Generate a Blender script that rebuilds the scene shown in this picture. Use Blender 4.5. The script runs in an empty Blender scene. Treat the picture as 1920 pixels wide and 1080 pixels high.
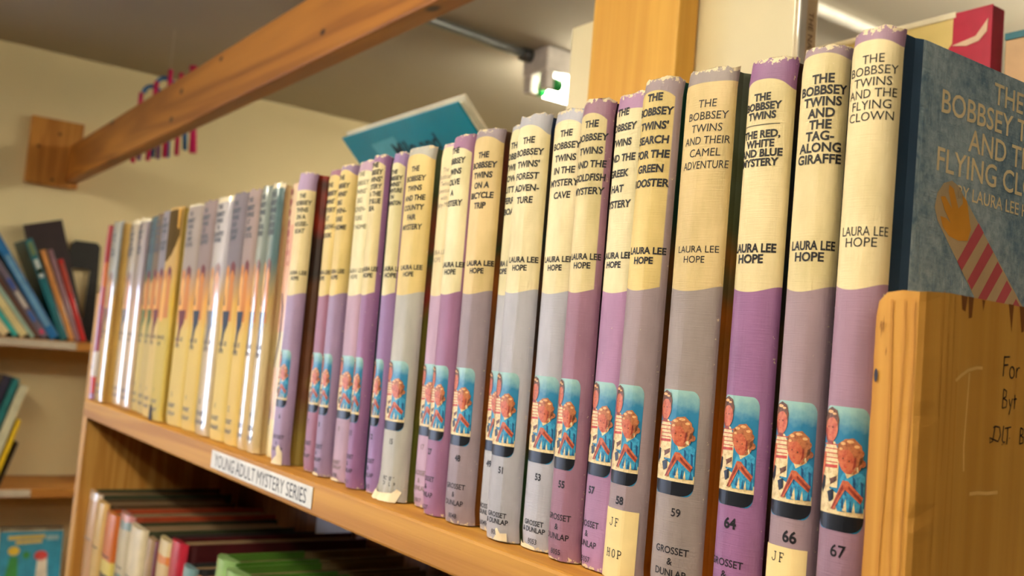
import bpy, bmesh, math, random
from mathutils import Vector, Matrix
random.seed(7)
PI = math.pi
SC = bpy.context.scene
COL = SC.collection

# ------------------------------------------------------------------ camera
F_PX = 1858.9
yaw, pitch, roll = math.radians(34.694), math.radians(4.158), math.radians(4.812)
cd = bpy.data.cameras.new('camera')
cam = bpy.data.objects.new('camera', cd)
COL.objects.link(cam)
d = Vector((-math.cos(yaw)*math.cos(pitch), math.sin(yaw)*math.cos(pitch), math.sin(pitch)))
r = d.cross(Vector((0, 0, 1))).normalized()
u = r.cross(d)
r2 = math.cos(roll)*r + math.sin(roll)*u
u2 = -math.sin(roll)*r + math.cos(roll)*u
M = Matrix((r2, u2, -d)).transposed().to_4x4()
M.translation = Vector((0.20926, -0.26239, 0.08197))
cam.matrix_world = M
cd.sensor_width = 36.0
cd.lens = F_PX/1920*36.0
cd.clip_start = 0.02
cd.dof.use_dof = True
cd.dof.focus_distance = 0.375
cd.dof.aperture_fstop = 15.0
SC.camera = cam

# ------------------------------------------------------------------ view, world, lights
SC.view_settings.view_transform = 'Standard'
SC.view_settings.look = 'None'
SC.view_settings.gamma = 1.0
SC.view_settings.use_curve_mapping = False
SC.view_settings.exposure = 0.78
W = bpy.data.worlds.new('world')
SC.world = W
W.use_nodes = True
bg = W.node_tree.nodes['Background']
bg.inputs[0].default_value = (1.0, 0.92, 0.72, 1)
bg.inputs[1].default_value = 0.3

CEIL = 0.684          # ceiling height above the shelf top
FLOOR = -1.55
WALLX = -2.2

WARM = (1.0, 0.92, 0.70)

# ------------------------------------------------------------------ materials
def lin(c):
    o = []
    for v in c:
        v /= 255.0
        o.append(v/12.92 if v <= 0.04045 else ((v+0.055)/1.055)**2.4)
    return (o[0], o[1], o[2], 1.0)

class NT:
    def __init__(s, name):
        s.m = bpy.data.materials.new(name); s.m.use_nodes = True
        s.t = s.m.node_tree; s.t.nodes.clear()
        s.out = s.t.nodes.new('ShaderNodeOutputMaterial')
        s.p = s.t.nodes.new('ShaderNodeBsdfPrincipled')
        s.t.links.new(s.p.outputs[0], s.out.inputs[0])
        s._tc = None
    def set(s, sock, v):
        if hasattr(v, 'default_value') or isinstance(v, bpy.types.NodeSocket):
            s.t.links.new(v, sock)
        else:
            sock.default_value = v
    def node(s, typ, ins=None, **props):
        n = s.t.nodes.new(typ)
        for k, v in props.items(): setattr(n, k, v)
        for k, v in (ins or {}).items(): s.set(n.inputs[k], v)
        return n
    @property
    def co(s):
        if s._tc is None: s._tc = s.node('ShaderNodeTexCoord').outputs['Object']
        return s._tc
    def math(s, op, a, b=0.0, c=None, clamp=False):
        n = s.node('ShaderNodeMath', {0: a, 1: b}, operation=op, use_clamp=clamp)
        if c is not None: s.set(n.inputs[2], c)
        return n.outputs[0]
    def xyz(s):
        n = s.node('ShaderNodeSeparateXYZ', {0: s.co}); return n.outputs
    def mapped(s, scale, loc=(0, 0, 0)):
        return s.node('ShaderNodeMapping', {0: s.co, 1: loc, 3: scale}).outputs[0]
    def noise(s, vec, scale, detail=3.0, rough=0.55, dist=0.0):
        return s.node('ShaderNodeTexNoise', {'Vector': vec, 'Scale': scale, 'Detail': detail, 'Roughness': rough, 'Distortion': dist}).outputs[0]
    def ramp(s, fac, stops, interp='LINEAR'):
        n = s.node('ShaderNodeValToRGB', {0: fac}); cr = n.color_ramp; cr.interpolation = interp
        while len(cr.elements) < len(stops): cr.elements.new(0.5)
        for e, (p, c) in zip(cr.elements, stops): e.position = p; e.color = c
        return n.outputs[0]
    def mix(s, fac, a, b, mode='MIX'):
        n = s.node('ShaderNodeMix', data_type='RGBA', blend_type=mode)
        s.set(n.inputs[0], fac); s.set(n.inputs[6], a); s.set(n.inputs[7], b)
        return n.outputs[2]
    def step(s, v, edge, soft):
        # 0 below edge, 1 above
        return s.math('MULTIPLY', s.math('SUBTRACT', v, edge), 1.0/soft, clamp=True)
    def base(s, c): s.set(s.p.inputs['Base Color'], c)
    def bump(s, h, strength, dist=0.001):
        n = s.node('ShaderNodeBump', {'Strength': strength, 'Distance': dist, 'Height': h})
        s.t.links.new(n.outputs[0], s.p.inputs['Normal'])

_mc = {}
def plain(name, rgb, rough=0.6, spec=0.4, coat=0.0, var=0.06, scale=40.0, metal=0.0):
    key = (name, rgb, rough)
    if key in _mc: return _mc[key]
    t = NT(name)
    c = lin(rgb)
    n = t.noise(t.co, scale, 3.0)
    lo = tuple(max(0, x*(1-var*2)) for x in c[:3])+(1,)
    hi = tuple(min(1, x*(1+var*2)) for x in c[:3])+(1,)
    t.base(t.ramp(n, [(0.3, lo), (0.7, hi)]))
    t.p.inputs['Roughness'].default_value = rough
    t.p.inputs['Specular IOR Level'].default_value = spec
    t.p.inputs['Coat Weight'].default_value = coat
    t.p.inputs['Coat Roughness'].default_value = 0.08
    t.p.inputs['Metallic'].default_value = metal
    _mc[key] = t.m
    return t.m

def emissive(name, rgb, strength):
    t = NT(name)
    t.base((0.8, 0.8, 0.8, 1))
    t.p.inputs['Emission Color'].default_value = lin(rgb)
    t.p.inputs['Emission Strength'].default_value = strength
    return t.m

def wood(name, light, dark, axis, seed=0.0, knots=(), rough=0.5, ring=9.0, contrast=1.0):
    t = NT(name)
    sc = [1.0, 1.0, 1.0]; sc[axis] = 0.06
    v = t.mapped(sc, (seed, seed*1.7, seed*0.6))
    warp = t.noise(v, 7.0, 2.0)
    big = t.noise(v, ring, 4.0, 0.6, 0.6)
    sc2 = [1.0, 1.0, 1.0]; sc2[axis] = 0.02
    v2 = t.mapped(sc2, (seed*2, seed, seed))
    fine = t.noise(v2, 420.0, 3.0, 0.6)
    lines = t.math('SINE', t.math('MULTIPLY', big, 60.0))
    lines = t.math('MULTIPLY_ADD', lines, 0.16*contrast, t.math('MULTIPLY_ADD', big, 0.8, 0.1))
    f = t.math('MULTIPLY_ADD', t.math('SUBTRACT', fine, 0.5), 0.25, lines)
    l, dk = lin(light), lin(dark)
    mid = tuple((a+b)/2 for a, b in zip(l, dk))
    col = t.ramp(f, [(0.2, dk), (0.45, mid), (0.72, l)])
    for (kx, ky, kz, kr, st) in knots:
        k = t.node('ShaderNodeVectorMath', {0: t.co, 1: (kx, ky, kz)}, operation='SUBTRACT').outputs[0]
        ks = [1.0, 1.0, 1.0]; ks[axis] = st
        k = t.node('ShaderNodeVectorMath', {0: k, 1: ks}, operation='MULTIPLY').outputs[0]
        dist = t.node('ShaderNodeVectorMath', {0: k}, operation='LENGTH').outputs['Value']
        m = t.math('SUBTRACT', 1.0, t.step(dist, kr*0.5, kr*0.7))
        col = t.mix(m, col, lin((64, 34, 16)))
    t.base(col)
    t.p.inputs['Roughness'].default_value = rough
    t.p.inputs['Specular IOR Level'].default_value = 0.35
    t.bump(t.math('ADD', fine, t.math('MULTIPLY', lines, 0.6)), 0.25, 0.0006)
    return t.m

def linen(t, k=1.0):
    a = t.noise(t.mapped((1.0, 1.0, 0.05)), 1900.0, 2.0)
    b = t.noise(t.mapped((0.05, 0.05, 1.0)), 2100.0, 2.0)
    return t.math('ADD', a, t.math('MULTIPLY', b, k))

CREAM_WEAR = (222, 203, 165)
def spine_mat(name, w, H, cream, purple, zb=0.1141, band=0.004, drop=0.003, wear=0.5, seed=0.0, margin=0.0, crease=0.6):
    """Printed linen: a cream field with a bowed lower edge and an arched top on a mauve ground; worn edges show board."""
    t = NT(name)
    x, y, z = t.xyz()
    xr = t.math('DIVIDE', x, w/2.0)
    x2 = t.math('MULTIPLY', xr, xr)
    lo = t.math('MULTIPLY_ADD', x2, 0.0022, zb-0.0020)
    x6 = t.math('MULTIPLY', x2, t.math('MULTIPLY', x2, x2))
    hi = t.math('SUBTRACT', H-band, t.math('MULTIPLY', t.math('ADD', x2, x6), drop*0.6))
    m = t.math('MULTIPLY', t.step(z, lo, 0.00025), t.math('SUBTRACT', 1.0, t.step(z, hi, 0.0003)))
    ax = t.math('ABSOLUTE', x)
    if margin: m = t.math('MULTIPLY', m, t.math('SUBTRACT', 1.0, t.math('MULTIPLY', t.step(ax, w/2.0-margin, 0.0003), t.step(y, 0.0034, 0.0004))))
    stain = t.noise(t.mapped((1, 1, 0.4), (seed, seed, seed)), 45.0, 4.0, 0.6)
    c = lin(cream); c2 = tuple(v*0.72 for v in c[:2])+(c[2]*0.6, 1)
    creamc = t.ramp(stain, [(0.3, c2), (0.62, c)])
    p = lin(purple); p2 = tuple(v*0.74 for v in p[:3])+(1,)
    purp = t.ramp(stain, [(0.3, p2), (0.62, p)])
    col = t.mix(m, purp, creamc)
    # wear along head, tail and shoulders
    wn = t.noise(t.mapped((1, 1, 1), (seed*3, 0, seed)), 420.0, 4.0, 0.7)
    head = t.step(z, H-0.0034, 0.0044)
    tail = t.math('SUBTRACT', 1.0, t.step(z, -0.001, 0.004))
    sh = t.math('MULTIPLY', t.step(ax, w/2.0-0.0011, 0.0012), 0.22)
    ed = t.math('MAXIMUM', t.math('MAXIMUM', head, tail), sh)
    wm = t.step(t.math('MULTIPLY_ADD', ed, 0.42*wear+0.06, wn), 0.70, 0.05)
    col = t.mix(wm, col, lin(CREAM_WEAR))
    t.base(col)
    t.p.inputs['Roughness'].default_value = 0.5
    t.p.inputs['Specular IOR Level'].default_value = 0.5
    cr = t.noise(t.mapped((1, 0.3, 0.03), (seed, 0, 0)), 130.0, 1.5)
    h = t.math('ADD', t.math('MULTIPLY', linen(t), 0.5), t.math('MULTIPLY', cr, 2.2*crease))
    t.bump(h, 0.35, 0.0006)
    return t.m

def jacket_mat(name, H, top, mid, low, seed, edge=0.0, film=True):
    """Printed paper jacket under clear film."""
    t = NT(name)
    x, y, z = t.xyz()
    n = t.noise(t.mapped((1, 1, 0.5), (seed, seed, 0)), 60.0, 3.0)
    zz = t.math('MULTIPLY_ADD', t.math('SUBTRACT', n, 0.5), 0.012, z)
    f = t.math('DIVIDE', zz, H)
    col = t.ramp(f, [(0.0, lin(low)), (0.42, lin(low)), (0.55, lin(mid)), (0.7, lin(top)), (1.0, lin(top))])
    if edge: col = t.mix(t.step(z, H-edge, 0.0008), col, lin((232, 220, 190)))
    t.base(col)
    t.p.inputs['Roughness'].default_value = 0.35 if film else 0.6
    t.p.inputs['Specular IOR Level'].default_value = 0.4 if film else 0.2
    t.p.inputs['Coat Weight'].default_value = 1.0 if film else 0.0
    t.p.inputs['Coat Roughness'].default_value = 0.06
    t.bump(t.noise(t.mapped((1, 1, 0.1), (seed, 0, 0)), 60.0, 2.0), 0.12, 0.001)
    return t.m

def cover_mat(name, cols, seed):
    """printed picture board, colours listed from foot to head"""
    t = NT(name)
    x, y, z = t.xyz()
    n = t.noise(t.mapped((1, 1, 1), (seed, seed*2, seed)), 22.0, 2.0, 0.5, 0.5)
    f = t.math('MULTIPLY_ADD', z, 4.2, t.math('MULTIPLY', t.math('SUBTRACT', n, 0.5), 0.9))
    k = len(cols)
    t.base(t.ramp(f, [(0.08+0.8*i/max(1, k-1), lin(c)) for i, c in enumerate(cols)]))
    t.p.inputs['Roughness'].default_value = 0.45
    t.bump(linen(t), 0.2, 0.0004)
    return t.m

def cloth_mat(name, a, b, rough=0.42):
    t = NT(name)
    n = t.noise(t.co, 260.0, 5.0, 0.75)
    n2 = t.noise(t.co, 30.0, 3.0)
    f = t.math('MULTIPLY_ADD', n2, 0.4, t.math('MULTIPLY', n, 0.6))
    t.base(t.ramp(f, [(0.38, lin(a)), (0.62, lin(b))]))
    t.p.inputs['Roughness'].default_value = rough
    t.p.inputs['Specular IOR Level'].default_value = 0.5
    lin_h = t.noise(t.mapped((1.0, 0.06, 1.0)), 1300.0, 3.0)
    t.bump(t.math('ADD', lin_h, t.noise(t.mapped((1, 1, 0.1)), 1500.0, 2.0)), 0.5, 0.0007)
    return t.m

def pages_mat():
    t = NT('page_edges')
    n = t.noise(t.mapped((60.0, 1, 1)), 30.0, 2.0)
    t.base(t.ramp(n, [(0.3, lin((168, 140, 98))), (0.7, lin((214, 190, 146)))]))
    t.p.inputs['Roughness'].default_value = 0.9
    return t.m
PAGES = pages_mat()
SHADEPAGES = plain('shaded_page_edges', (122, 98, 66), 0.9)  # page edges darkened in colour for the shade under the upper shelf
INK = plain('black_ink', (26, 23, 28), 0.5)
FADED = plain('faded_ink', (128, 112, 110), 0.6)
BLUEINK = plain('dark_blue_ink', (52, 60, 74), 0.5)

# ------------------------------------------------------------------ object helpers
def empty(name, loc, rot=(0, 0, 0)):
    o = bpy.data.objects.new(name, None); COL.objects.link(o)
    o.empty_display_size = 0.02
    o.location = loc; o.rotation_euler = rot
    return o
def tag(o, label, cat, group=None):
    o['label'] = label; o['category'] = cat
    if group: o['group'] = group
    return o
def struct(o):
    o['kind'] = 'structure'; return o
def link(name, bm, mats, parent=None, smooth=None, loc=None):
    me = bpy.data.meshes.new(name)
    bmesh.ops.recalc_face_normals(bm, faces=bm.faces) if smooth != 'raw' else None
    bm.to_mesh(me); bm.free()
    if not isinstance(mats, (list, tuple)): mats = [mats]
    for m in mats: me.materials.append(m)
    o = bpy.data.objects.new(name, me); COL.objects.link(o)
    if parent: o.parent = parent
    if loc: o.location = loc
    if smooth is True:
        for p in me.polygons: p.use_smooth = True
    elif isinstance(smooth, float):
        for p in me.polygons: p.use_smooth = True
        try: me.set_sharp_from_angle(angle=math.radians(smooth))
        except Exception: pass
    return o
def box(bm, x0, x1, y0, y1, z0, z1, mat=0, bevel=0.0, seg=2):
    vs = [bm.verts.new((x, y, z)) for x in (x0, x1) for y in (y0, y1) for z in (z0, z1)]
    q = [(0, 1, 3, 2), (4, 6, 7, 5), (0, 4, 5, 1), (2, 3, 7, 6), (0, 2, 6, 4), (1, 5, 7, 3)]
    fs = [bm.faces.new([vs[i] for i in f]) for f in q]
    for f in fs: f.material_index = mat
    if bevel:
        es = {e for f in fs for e in f.edges}
        r = bmesh.ops.bevel(bm, geom=list(es), offset=bevel, segments=seg, affect='EDGES', profile=0.6)
        for f in r['faces']: f.material_index = mat
    return fs
def tube(bm, pts, rad, n=12, mat=0, caps=True):
    pts = [Vector(p) for p in pts]; rings = []
    prev = None
    for i, p in enumerate(pts):
        t = (pts[min(i+1, len(pts)-1)]-pts[max(i-1, 0)]).normalized()
        a = t.cross(Vector((0, 0, 1)))
        if a.length < 0.1: a = t.cross(Vector((1, 0, 0)))
        a.normalize()
        if prev is not None and a.dot(prev) < 0: a = -a
        prev = a
        b = t.cross(a)
        rr = rad[i] if isinstance(rad, (list, tuple)) else rad
        rings.append([bm.verts.new(p+rr*(math.cos(2*PI*k/n)*a+math.sin(2*PI*k/n)*b)) for k in range(n)])
    for A, B in zip(rings, rings[1:]):
        for k in range(n):
            f = bm.faces.new((A[k], A[(k+1) % n], B[(k+1) % n], B[k])); f.material_index = mat
    if caps:
        for R in (rings[0], rings[-1]):
            f = bm.faces.new(R); f.material_index = mat
def prism(bm, outline, axis, a, b, mat=0):
    """outline of 2D points in the two remaining axes, extruded a..b along axis"""
    def P(p, t):
        c = [0, 0, 0]; o = [i for i in range(3) if i != axis]
        c[o[0]], c[o[1]], c[axis] = p[0], p[1], t
        return bm.verts.new(c)
    A = [P(p, a) for p in outline]; B = [P(p, b) for p in outline]
    fs = [bm.faces.new(A), bm.faces.new(B[::-1])]
    for i in range(len(A)):
        j = (i+1) % len(A); fs.append(bm.faces.new((A[i], B[i], B[j], A[j])))
    for f in fs: f.material_index = mat
    return fs

# ---- 2D drawing, later wrapped on a surface
def ngon(bm, pts, mat=0, lay=0):
    f = bm.faces.new([bm.verts.new((p[0], p[1], lay)) for p in pts]); f.material_index = mat; return f
def ell(cx, cy, a, b, n=20, rot=0.0):
    c, s = math.cos(rot), math.sin(rot)
    return [(cx+a*math.cos(t)*c-b*math.sin(t)*s, cy+a*math.cos(t)*s+b*math.sin(t)*c) for t in [2*PI*k/n for k in range(n)]]
def ribbon(bm, pts, w, mat=0, lay=0):
    pts = [Vector(p) for p in pts]
    L = []
    for i, p in enumerate(pts):
        t = (pts[min(i+1, len(pts)-1)]-pts[max(i-1, 0)])
        t = t.normalized() if t.length else Vector((1, 0))
        n = Vector((-t.y, t.x))*w/2
        L.append((bm.verts.new((p.x+n.x, p.y+n.y, lay)), bm.verts.new((p.x-n.x, p.y-n.y, lay))))
    for A, B in zip(L, L[1:]):
        f = bm.faces.new((A[0], A[1], B[1], B[0])); f.material_index = mat

_gl = {}
def glyphs(s, bold):
    """text outline in units of its cap height, centred on x and y"""
    k = (s, bold)
    if k not in _gl:
        c = bpy.data.curves.new('lettering', 'FONT'); c.body = s; c.align_x = 'CENTER'
        c.offset = bold; c.resolution_u = 3
        o = bpy.data.objects.new('lettering', c)
        me = bpy.data.meshes.new_from_object(o)
        c2 = bpy.data.curves.new('lettering', 'FONT'); c2.body = 'H'; o2 = bpy.data.objects.new('lettering', c2)
        m2 = bpy.data.meshes.new_from_object(o2)
        cap = max(v.co.y for v in m2.vertices)
        vs = [(v.co.x/cap, v.co.y/cap-0.5) for v in me.vertices]
        _gl[k] = (vs, [tuple(p.vertices) for p in me.polygons])
        for x in (o, o2): bpy.data.objects.remove(x)
        for x in (me, m2): bpy.data.meshes.remove(x)
        for x in (c, c2): bpy.data.curves.remove(x)
    return _gl[k]
def text2d(bm, s, cx, cy, cap, bold=0.012, xs=1.0, maxw=None, mat=0, lay=0, align='C', shear=0.0):
    vs, fs = glyphs(s, bold)
    if not vs: return
    x0, x1 = min(v[0] for v in vs), max(v[0] for v in vs)
    sx = cap*xs
    if maxw and (x1-x0)*sx > maxw: sx = maxw/(x1-x0)
    off = -(x0+x1)/2 if align == 'C' else -x0
    bv = [bm.verts.new((cx+(v[0]+off)*sx+shear*v[1]*cap, cy+v[1]*cap, lay)) for v in vs]
    for f in fs:
        try:
            g = bm.faces.new([bv[i] for i in f]); g.material_index = mat
        except ValueError: pass

class Spine:
    """rounded spine section; s = distance along the section from the middle"""
    def __init__(s, w, b=0.007, n=2.6, N=48, ridge=None):
        s.w, s.b = w, b
        P = []
        for i in range(N+1):
            t = PI-PI*i/N
            c, q = math.cos(t), math.sin(t)
            px = w/2*math.copysign(abs(c)**(2/n), c); py = b-b*abs(q)**(2/n)
            if ridge and px > ridge[0]: py += ridge[1]*(px-ridge[0])*max(0.0, 1-py/b)
            P.append((px, py))
        s.P = P
        L = [0.0]
        for a, c in zip(P, P[1:]): L.append(L[-1]+math.hypot(c[0]-a[0], c[1]-a[1]))
        mid = L[N//2]
        s.L = [l-mid for l in L]
    def at(s, d, eps):
        d = max(s.L[0]+1e-6, min(s.L[-1]-1e-6, d))
        for i in range(len(s.L)-1):
            if s.L[i+1] >= d: break
        f = (d-s.L[i])/(s.L[i+1]-s.L[i])
        a, c = s.P[i], s.P[i+1]
        tx, ty = c[0]-a[0], c[1]-a[1]; l = math.hypot(tx, ty)
        nx, ny = ty/l, -tx/l
        return (a[0]+tx*f+nx*eps, a[1]+ty*f+ny*eps)
    def wrap(s, bm, eps=0.00012, step=0.001):
        xs = [v.co.x for v in bm.verts]
        if not xs: return
        bm.normal_update(); bmesh.ops.triangulate(bm, faces=bm.faces[:], ngon_method='EAR_CLIP')
        k0, k1 = math.floor(min(xs)/step), math.ceil(max(xs)/step)
        for k in range(k0, k1+1):
            bmesh.ops.bisect_plane(bm, geom=bm.verts[:]+bm.edges[:]+bm.faces[:], dist=1e-7, plane_co=(k*step, 0, 0), plane_no=(1, 0, 0))
        for v in bm.verts:
            x, y = s.at(v.co.x, eps+v.co.z*0.00003)
            v.co = Vector((x, y, v.co.y))

def flat_map(bm, fn):
    bm.normal_update(); bmesh.ops.triangulate(bm, faces=[f for f in bm.faces if len(f.verts) > 4], ngon_method='EAR_CLIP')
    for v in bm.verts: v.co = Vector(fn(v.co.x, v.co.y, v.co.z))

# ------------------------------------------------------------------ the setting
def plaster(name, rgb, scale=300.0):
    t = NT(name)
    n = t.noise(t.co, 3.0, 4.0, 0.6)
    c = lin(rgb)
    t.base(t.ramp(n, [(0.3, tuple(v*0.95 for v in c[:3])+(1,)), (0.7, c)]))
    t.p.inputs['Roughness'].default_value = 0.9
    t.p.inputs['Specular IOR Level'].default_value = 0.15
    t.bump(t.noise(t.co, scale, 3.0), 0.15, 0.002)
    return t.m
WALLM = plaster('wall_paint', (242, 226, 180))
CEILM = plaster('ceiling_paint', (190, 182, 166))
DARKW = plaster('darkened_wall', (112, 92, 66))  # unseen walls coloured darker to cut low bounce light
bm = bmesh.new()
# far wall with a window opening left of the frame: y -1.35..-0.45, z -0.5..0.24
wy0, wy1, wz0, wz1 = -1.60, -0.85, -0.35, 0.235
for (a, b, c, e) in ((-3.2, wy0, FLOOR, CEIL), (wy1, 3.2, FLOOR, CEIL), (wy0, wy1, FLOOR, wz0), (wy0, wy1, wz1, CEIL)):
    box(bm, WALLX-0.12, WALLX, a, b, c, e)
struct(link('wall_left', bm, WALLM))
for nm, a in (('wall_right', (2.6, 2.7, -3.2, 3.2)), ('wall_front', (WALLX-0.12, 2.7, -3.3, -3.2)), ('wall_back', (WALLX-0.12, 2.7, 3.2, 3.3))):
    bm = bmesh.new(); box(bm, *a, FLOOR, CEIL); struct(link(nm, bm, DARKW))
bm = bmesh.new(); box(bm, WALLX-0.12, 2.7, -3.3, 3.3, CEIL, CEIL+0.1)
struct(link('ceiling', bm, CEILM))
bm = bmesh.new(); box(bm, WALLX-0.12, 2.6, -3.2, 3.2, FLOOR-0.1, FLOOR)
struct(link('floor', bm, plaster('floor_carpet', (74, 60, 46), 700.0)))
win = struct(empty('window_1', (WALLX, (wy0+wy1)/2, wz0)))
WHITE = plain('white_paint', (225, 222, 214), 0.5)
bm = bmesh.new()
hy, hz = (wy1-wy0)/2, wz1-wz0
for (a, b, c, e) in ((-hy, -hy+0.04, 0, hz), (hy-0.04, hy, 0, hz), (-hy, hy, 0, 0.04), (-hy, hy, hz-0.04, hz)):
    box(bm, -0.11, -0.02, a, b, c, e, 0, 0.003)
link('window_frame', bm, WHITE, win)
bm = bmesh.new(); box(bm, -0.075, -0.068, -hy+0.04, hy-0.04, 0.04, hz-0.04)
link('pane', bm, emissive('daylit_pane', (200, 218, 255), 9.0), win)

# ------------------------------------------------------------------ timber: bookcase, rail and post
PINE_SHELF = wood('pine_shelf', (208, 152, 64), (172, 112, 36), 0, 0.3, rough=0.6)
PINE_PANEL = wood('pine_panel', (214, 160, 74), (178, 118, 40), 2, 1.1, rough=0.55, ring=16.0, contrast=0.5)
PINE_FAR = wood('pine_panel_worn', (218, 166, 84), (176, 116, 44), 2, 2.4, rough=0.5, ring=16.0)
BACKB = wood('brown_board', (150, 92, 40), (108, 62, 24), 2, 3.2, rough=0.6)
case = tag(empty('bookcase', (0, 0, FLOOR)), 'long pine bookcase with a torn-edged end panel and rows of series books', 'bookcase')
def cpart(name, bm, m, smooth=None):
    for v in bm.verts: v.co.z -= FLOOR
    return link(name, bm, m, case, smooth)
SHY0, SHY1 = -0.0105, 0.37
SH = (0.0, -0.30, -0.62, -0.94, -1.26)
for i, z in enumerate(SH):
    bm = bmesh.new()
    box(bm, -0.9698, 0.0312, SHY0, SHY1, z-0.0195, z, 0, 0.0016)
    cpart('shelf', bm, PINE_SHELF)
bm = bmesh.new(); box(bm, -0.9698, 0.0312, 0.178, 0.186, FLOOR+0.02, -0.021)
cpart('back_panel', bm, BACKB)
bm = bmesh.new(); box(bm, -0.990, -0.970, -0.006, 0.372, FLOOR, 0.1185, 0, 0.0012)
cpart('side_panel', bm, PINE_FAR)
# near panel: a grid box whose edges are chipped and wavy
def rough_panel(x0, x1, y0, y1, z0, z1):
    bm = bmesh.new()
    zs = [z0]+[-0.2+0.004*k for k in range(1000) if -0.2+0.004*k < z1-0.0005]+[z1]
    rng = random.Random(3)
    n1 = 0.0; n2 = 0.0
    prev = None
    for z in zs:
        n1 = 0.85*n1+rng.uniform(-1, 1)*0.00022
        n2 = 0.80*n2+rng.uniform(-1, 1)*0.00030
        top = max(0.0, (z-(z1-0.008))/0.008)
        ax = x0+0.0006+n1+0.0016*top*top + 0.0035*max(0, top-0.55)
        bx = x1+n2-0.0004
        c = 0.0014
        ring = [(ax, y0+c+0.0012), (ax+c*0.8, y0+0.0002), ((ax+bx)/2, y0), (bx-c*0.7, y0+abs(n2)*0.8), (bx, y0+c*0.9+abs(n2)*2),
                (x1, y0+0.012), (x1, y1), (x0, y1), (x0, y0+0.012)]
        zz = z
        R = [bm.verts.new((p[0], p[1], zz-(0.0013*abs(math.sin(p[0]*900+p[1]*300)) if z == z1 else 0))) for p in ring]
        if prev:
            for k in range(len(R)):
                j = (k+1) % len(R)
                bm.faces.new((prev[k], prev[j], R[j], R[k]))
        else:
            bm.faces.new(R[::-1])
        prev = R
    bm.faces.new(prev)
    return bm
bm = rough_panel(0.0316, 0.0485, -0.0115, 0.372, FLOOR, 0.1118)
# splintered chips and scratches on the outer face
XF = 0.0486
chips = [((0.0065, .1116), (0.0072, .1075), (0.0090, .1070), (0.0098, .1115)), ((0.0102, .1116), (0.0108, .1052), (0.0125, .1056), (0.0130, .1116)),
         ((0.0175, .1114), (0.0183, .1080), (0.0192, .1113)), ((0.0322, .1116), (0.0345, .1030), (0.0352, .1116)), ((0.0385, .1116), (0.0402, .1035), (0.0416, .1040), (0.0422, .1116))]
for ch in chips:
    f = bm.faces.new([bm.verts.new((XF, p[0], p[1])) for p in ch]); f.material_index = 1
def streak(pts, w, mat):
    b2 = bmesh.new(); ribbon(b2, pts, w)
    for f in b2.faces:
        g = bm.faces.new([bm.verts.new((XF, v.co.x, v.co.y)) for v in f.verts]); g.material_index = mat
    b2.free()
streak([(0.0058, .0868), (0.0085, .0885), (0.012, .0902), (0.0165, .0912), (0.0195, .0913)], 0.0009, 2)
streak([(0.0127, .0895), (0.0124, .083), (0.012, .076), (0.0116, .068), (0.0122, .061)], 0.0006, 2)
streak([(0.0158, .0545), (0.0200, .0548), (0.025, .0546), (0.031, .0549)], 0.0010, 2)
for (yy, za, zb_) in ((-0.002, .112, .03), (0.001, .1, .06), (0.0035, .111, .02), (0.0062, .09, .0)):
    streak([(yy, za), (yy+0.0005, (za+zb_)/2), (yy-0.0003, zb_)], 0.0003, 3)
def front_mark(pts, mat):
    f = bm.faces.new([bm.verts.new((p[0], -0.01185, p[1])) for p in pts]); f.material_index = mat
for (x_, z_, h_) in ((.0356, .097, .006), (.0362, .0985, .0055), (.0352, .0995, .003), (.0375, .092, .003)):
    front_mark([(x_, z_), (x_+.0002, z_+h_*.5), (x_+.0001, z_+h_), (x_-.0001, z_+h_*.5)], 1)
front_mark(ell(.0346, .0865, .0006, .0020, 12), 4)
for (x_, w_) in ((.0390, .0008), (.0425, .0005), (.0455, .0007)):
    f = [(x_+.0005*math.sin(k*.9+x_*4000), .1085-.0125*k) for k in range(14)]
    L_s = bmesh.new(); ribbon(L_s, f, w_)
    for q in L_s.faces:
        front_mark([(v.co.x, v.co.y) for v in q.verts], 3)
    L_s.free()
near_panel = cpart('side_panel', bm, [PINE_PANEL, plain('raw_split_wood', (124, 72, 24), 0.8), plain('scratched_wood', (232, 186, 112), 0.7), plain('dark_grain', (186, 128, 50), 0.7), plain('ink_spot', (52, 52, 70), 0.6)])
near_panel['label'] = 'end panel with splintered top edge and pen writing'
# pen writing
bm = bmesh.new()
def pen(strokes, ox, oz, s):
    for st in strokes: ribbon(bm, [(ox+p[0]*s, oz+p[1]*s) for p in st], 0.00042)
F_ = [[(0, 0), (0.05, 1)], [(0, .95), (.55, 1.0)], [(.02, .55), (.42, .6)]]
o_ = [[(.8+.22*math.cos(t*PI/6), .25+.28*math.sin(t*PI/6)) for t in range(13)]]
r_ = [[(1.2, 0), (1.22, .5)], [(1.22, .3), (1.35, .5), (1.5, .52)]]
B_ = [[(0, 0), (.05, 1)], [(.05, 1), (.35, .9), (.3, .6), (.05, .52)], [(.05, .52), (.42, .4), (.38, .08), (0, 0)]]
y_ = [[(.62, .5), (.75, .15)], [(.95, .55), (.8, .1), (.68, -.3)]]
t_ = [[(1.2, .75), (1.18, .0)], [(1.05, .5), (1.38, .55)]]
pen(F_+o_+r_, 0.0308, 0.0895, 0.0062)
pen(B_+y_+t_, 0.0312, 0.0800, 0.0058)
D_ = [[(.3, 1), (.1, .1), (-.2, 0), (-.25, .3), (.2, .2), (.7, .1), (.95, .5), (.8, .95), (.3, 1.0), (.1, .9)]]
L_ = [[(1.25, 1.05), (1.15, .2), (1.3, .05), (1.5, .1)]]
T_ = [[(1.75, .95), (1.7, -.05)], [(1.4, .9), (2.1, 1.0)], [(1.15, -.05), (1.18, -.1)], [(1.95, .35), (1.98, .3)]]
pen(D_+L_+T_, 0.0262, 0.0695, 0.0050)
pen(B_+y_, 0.0420, 0.0695, 0.0050)
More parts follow.
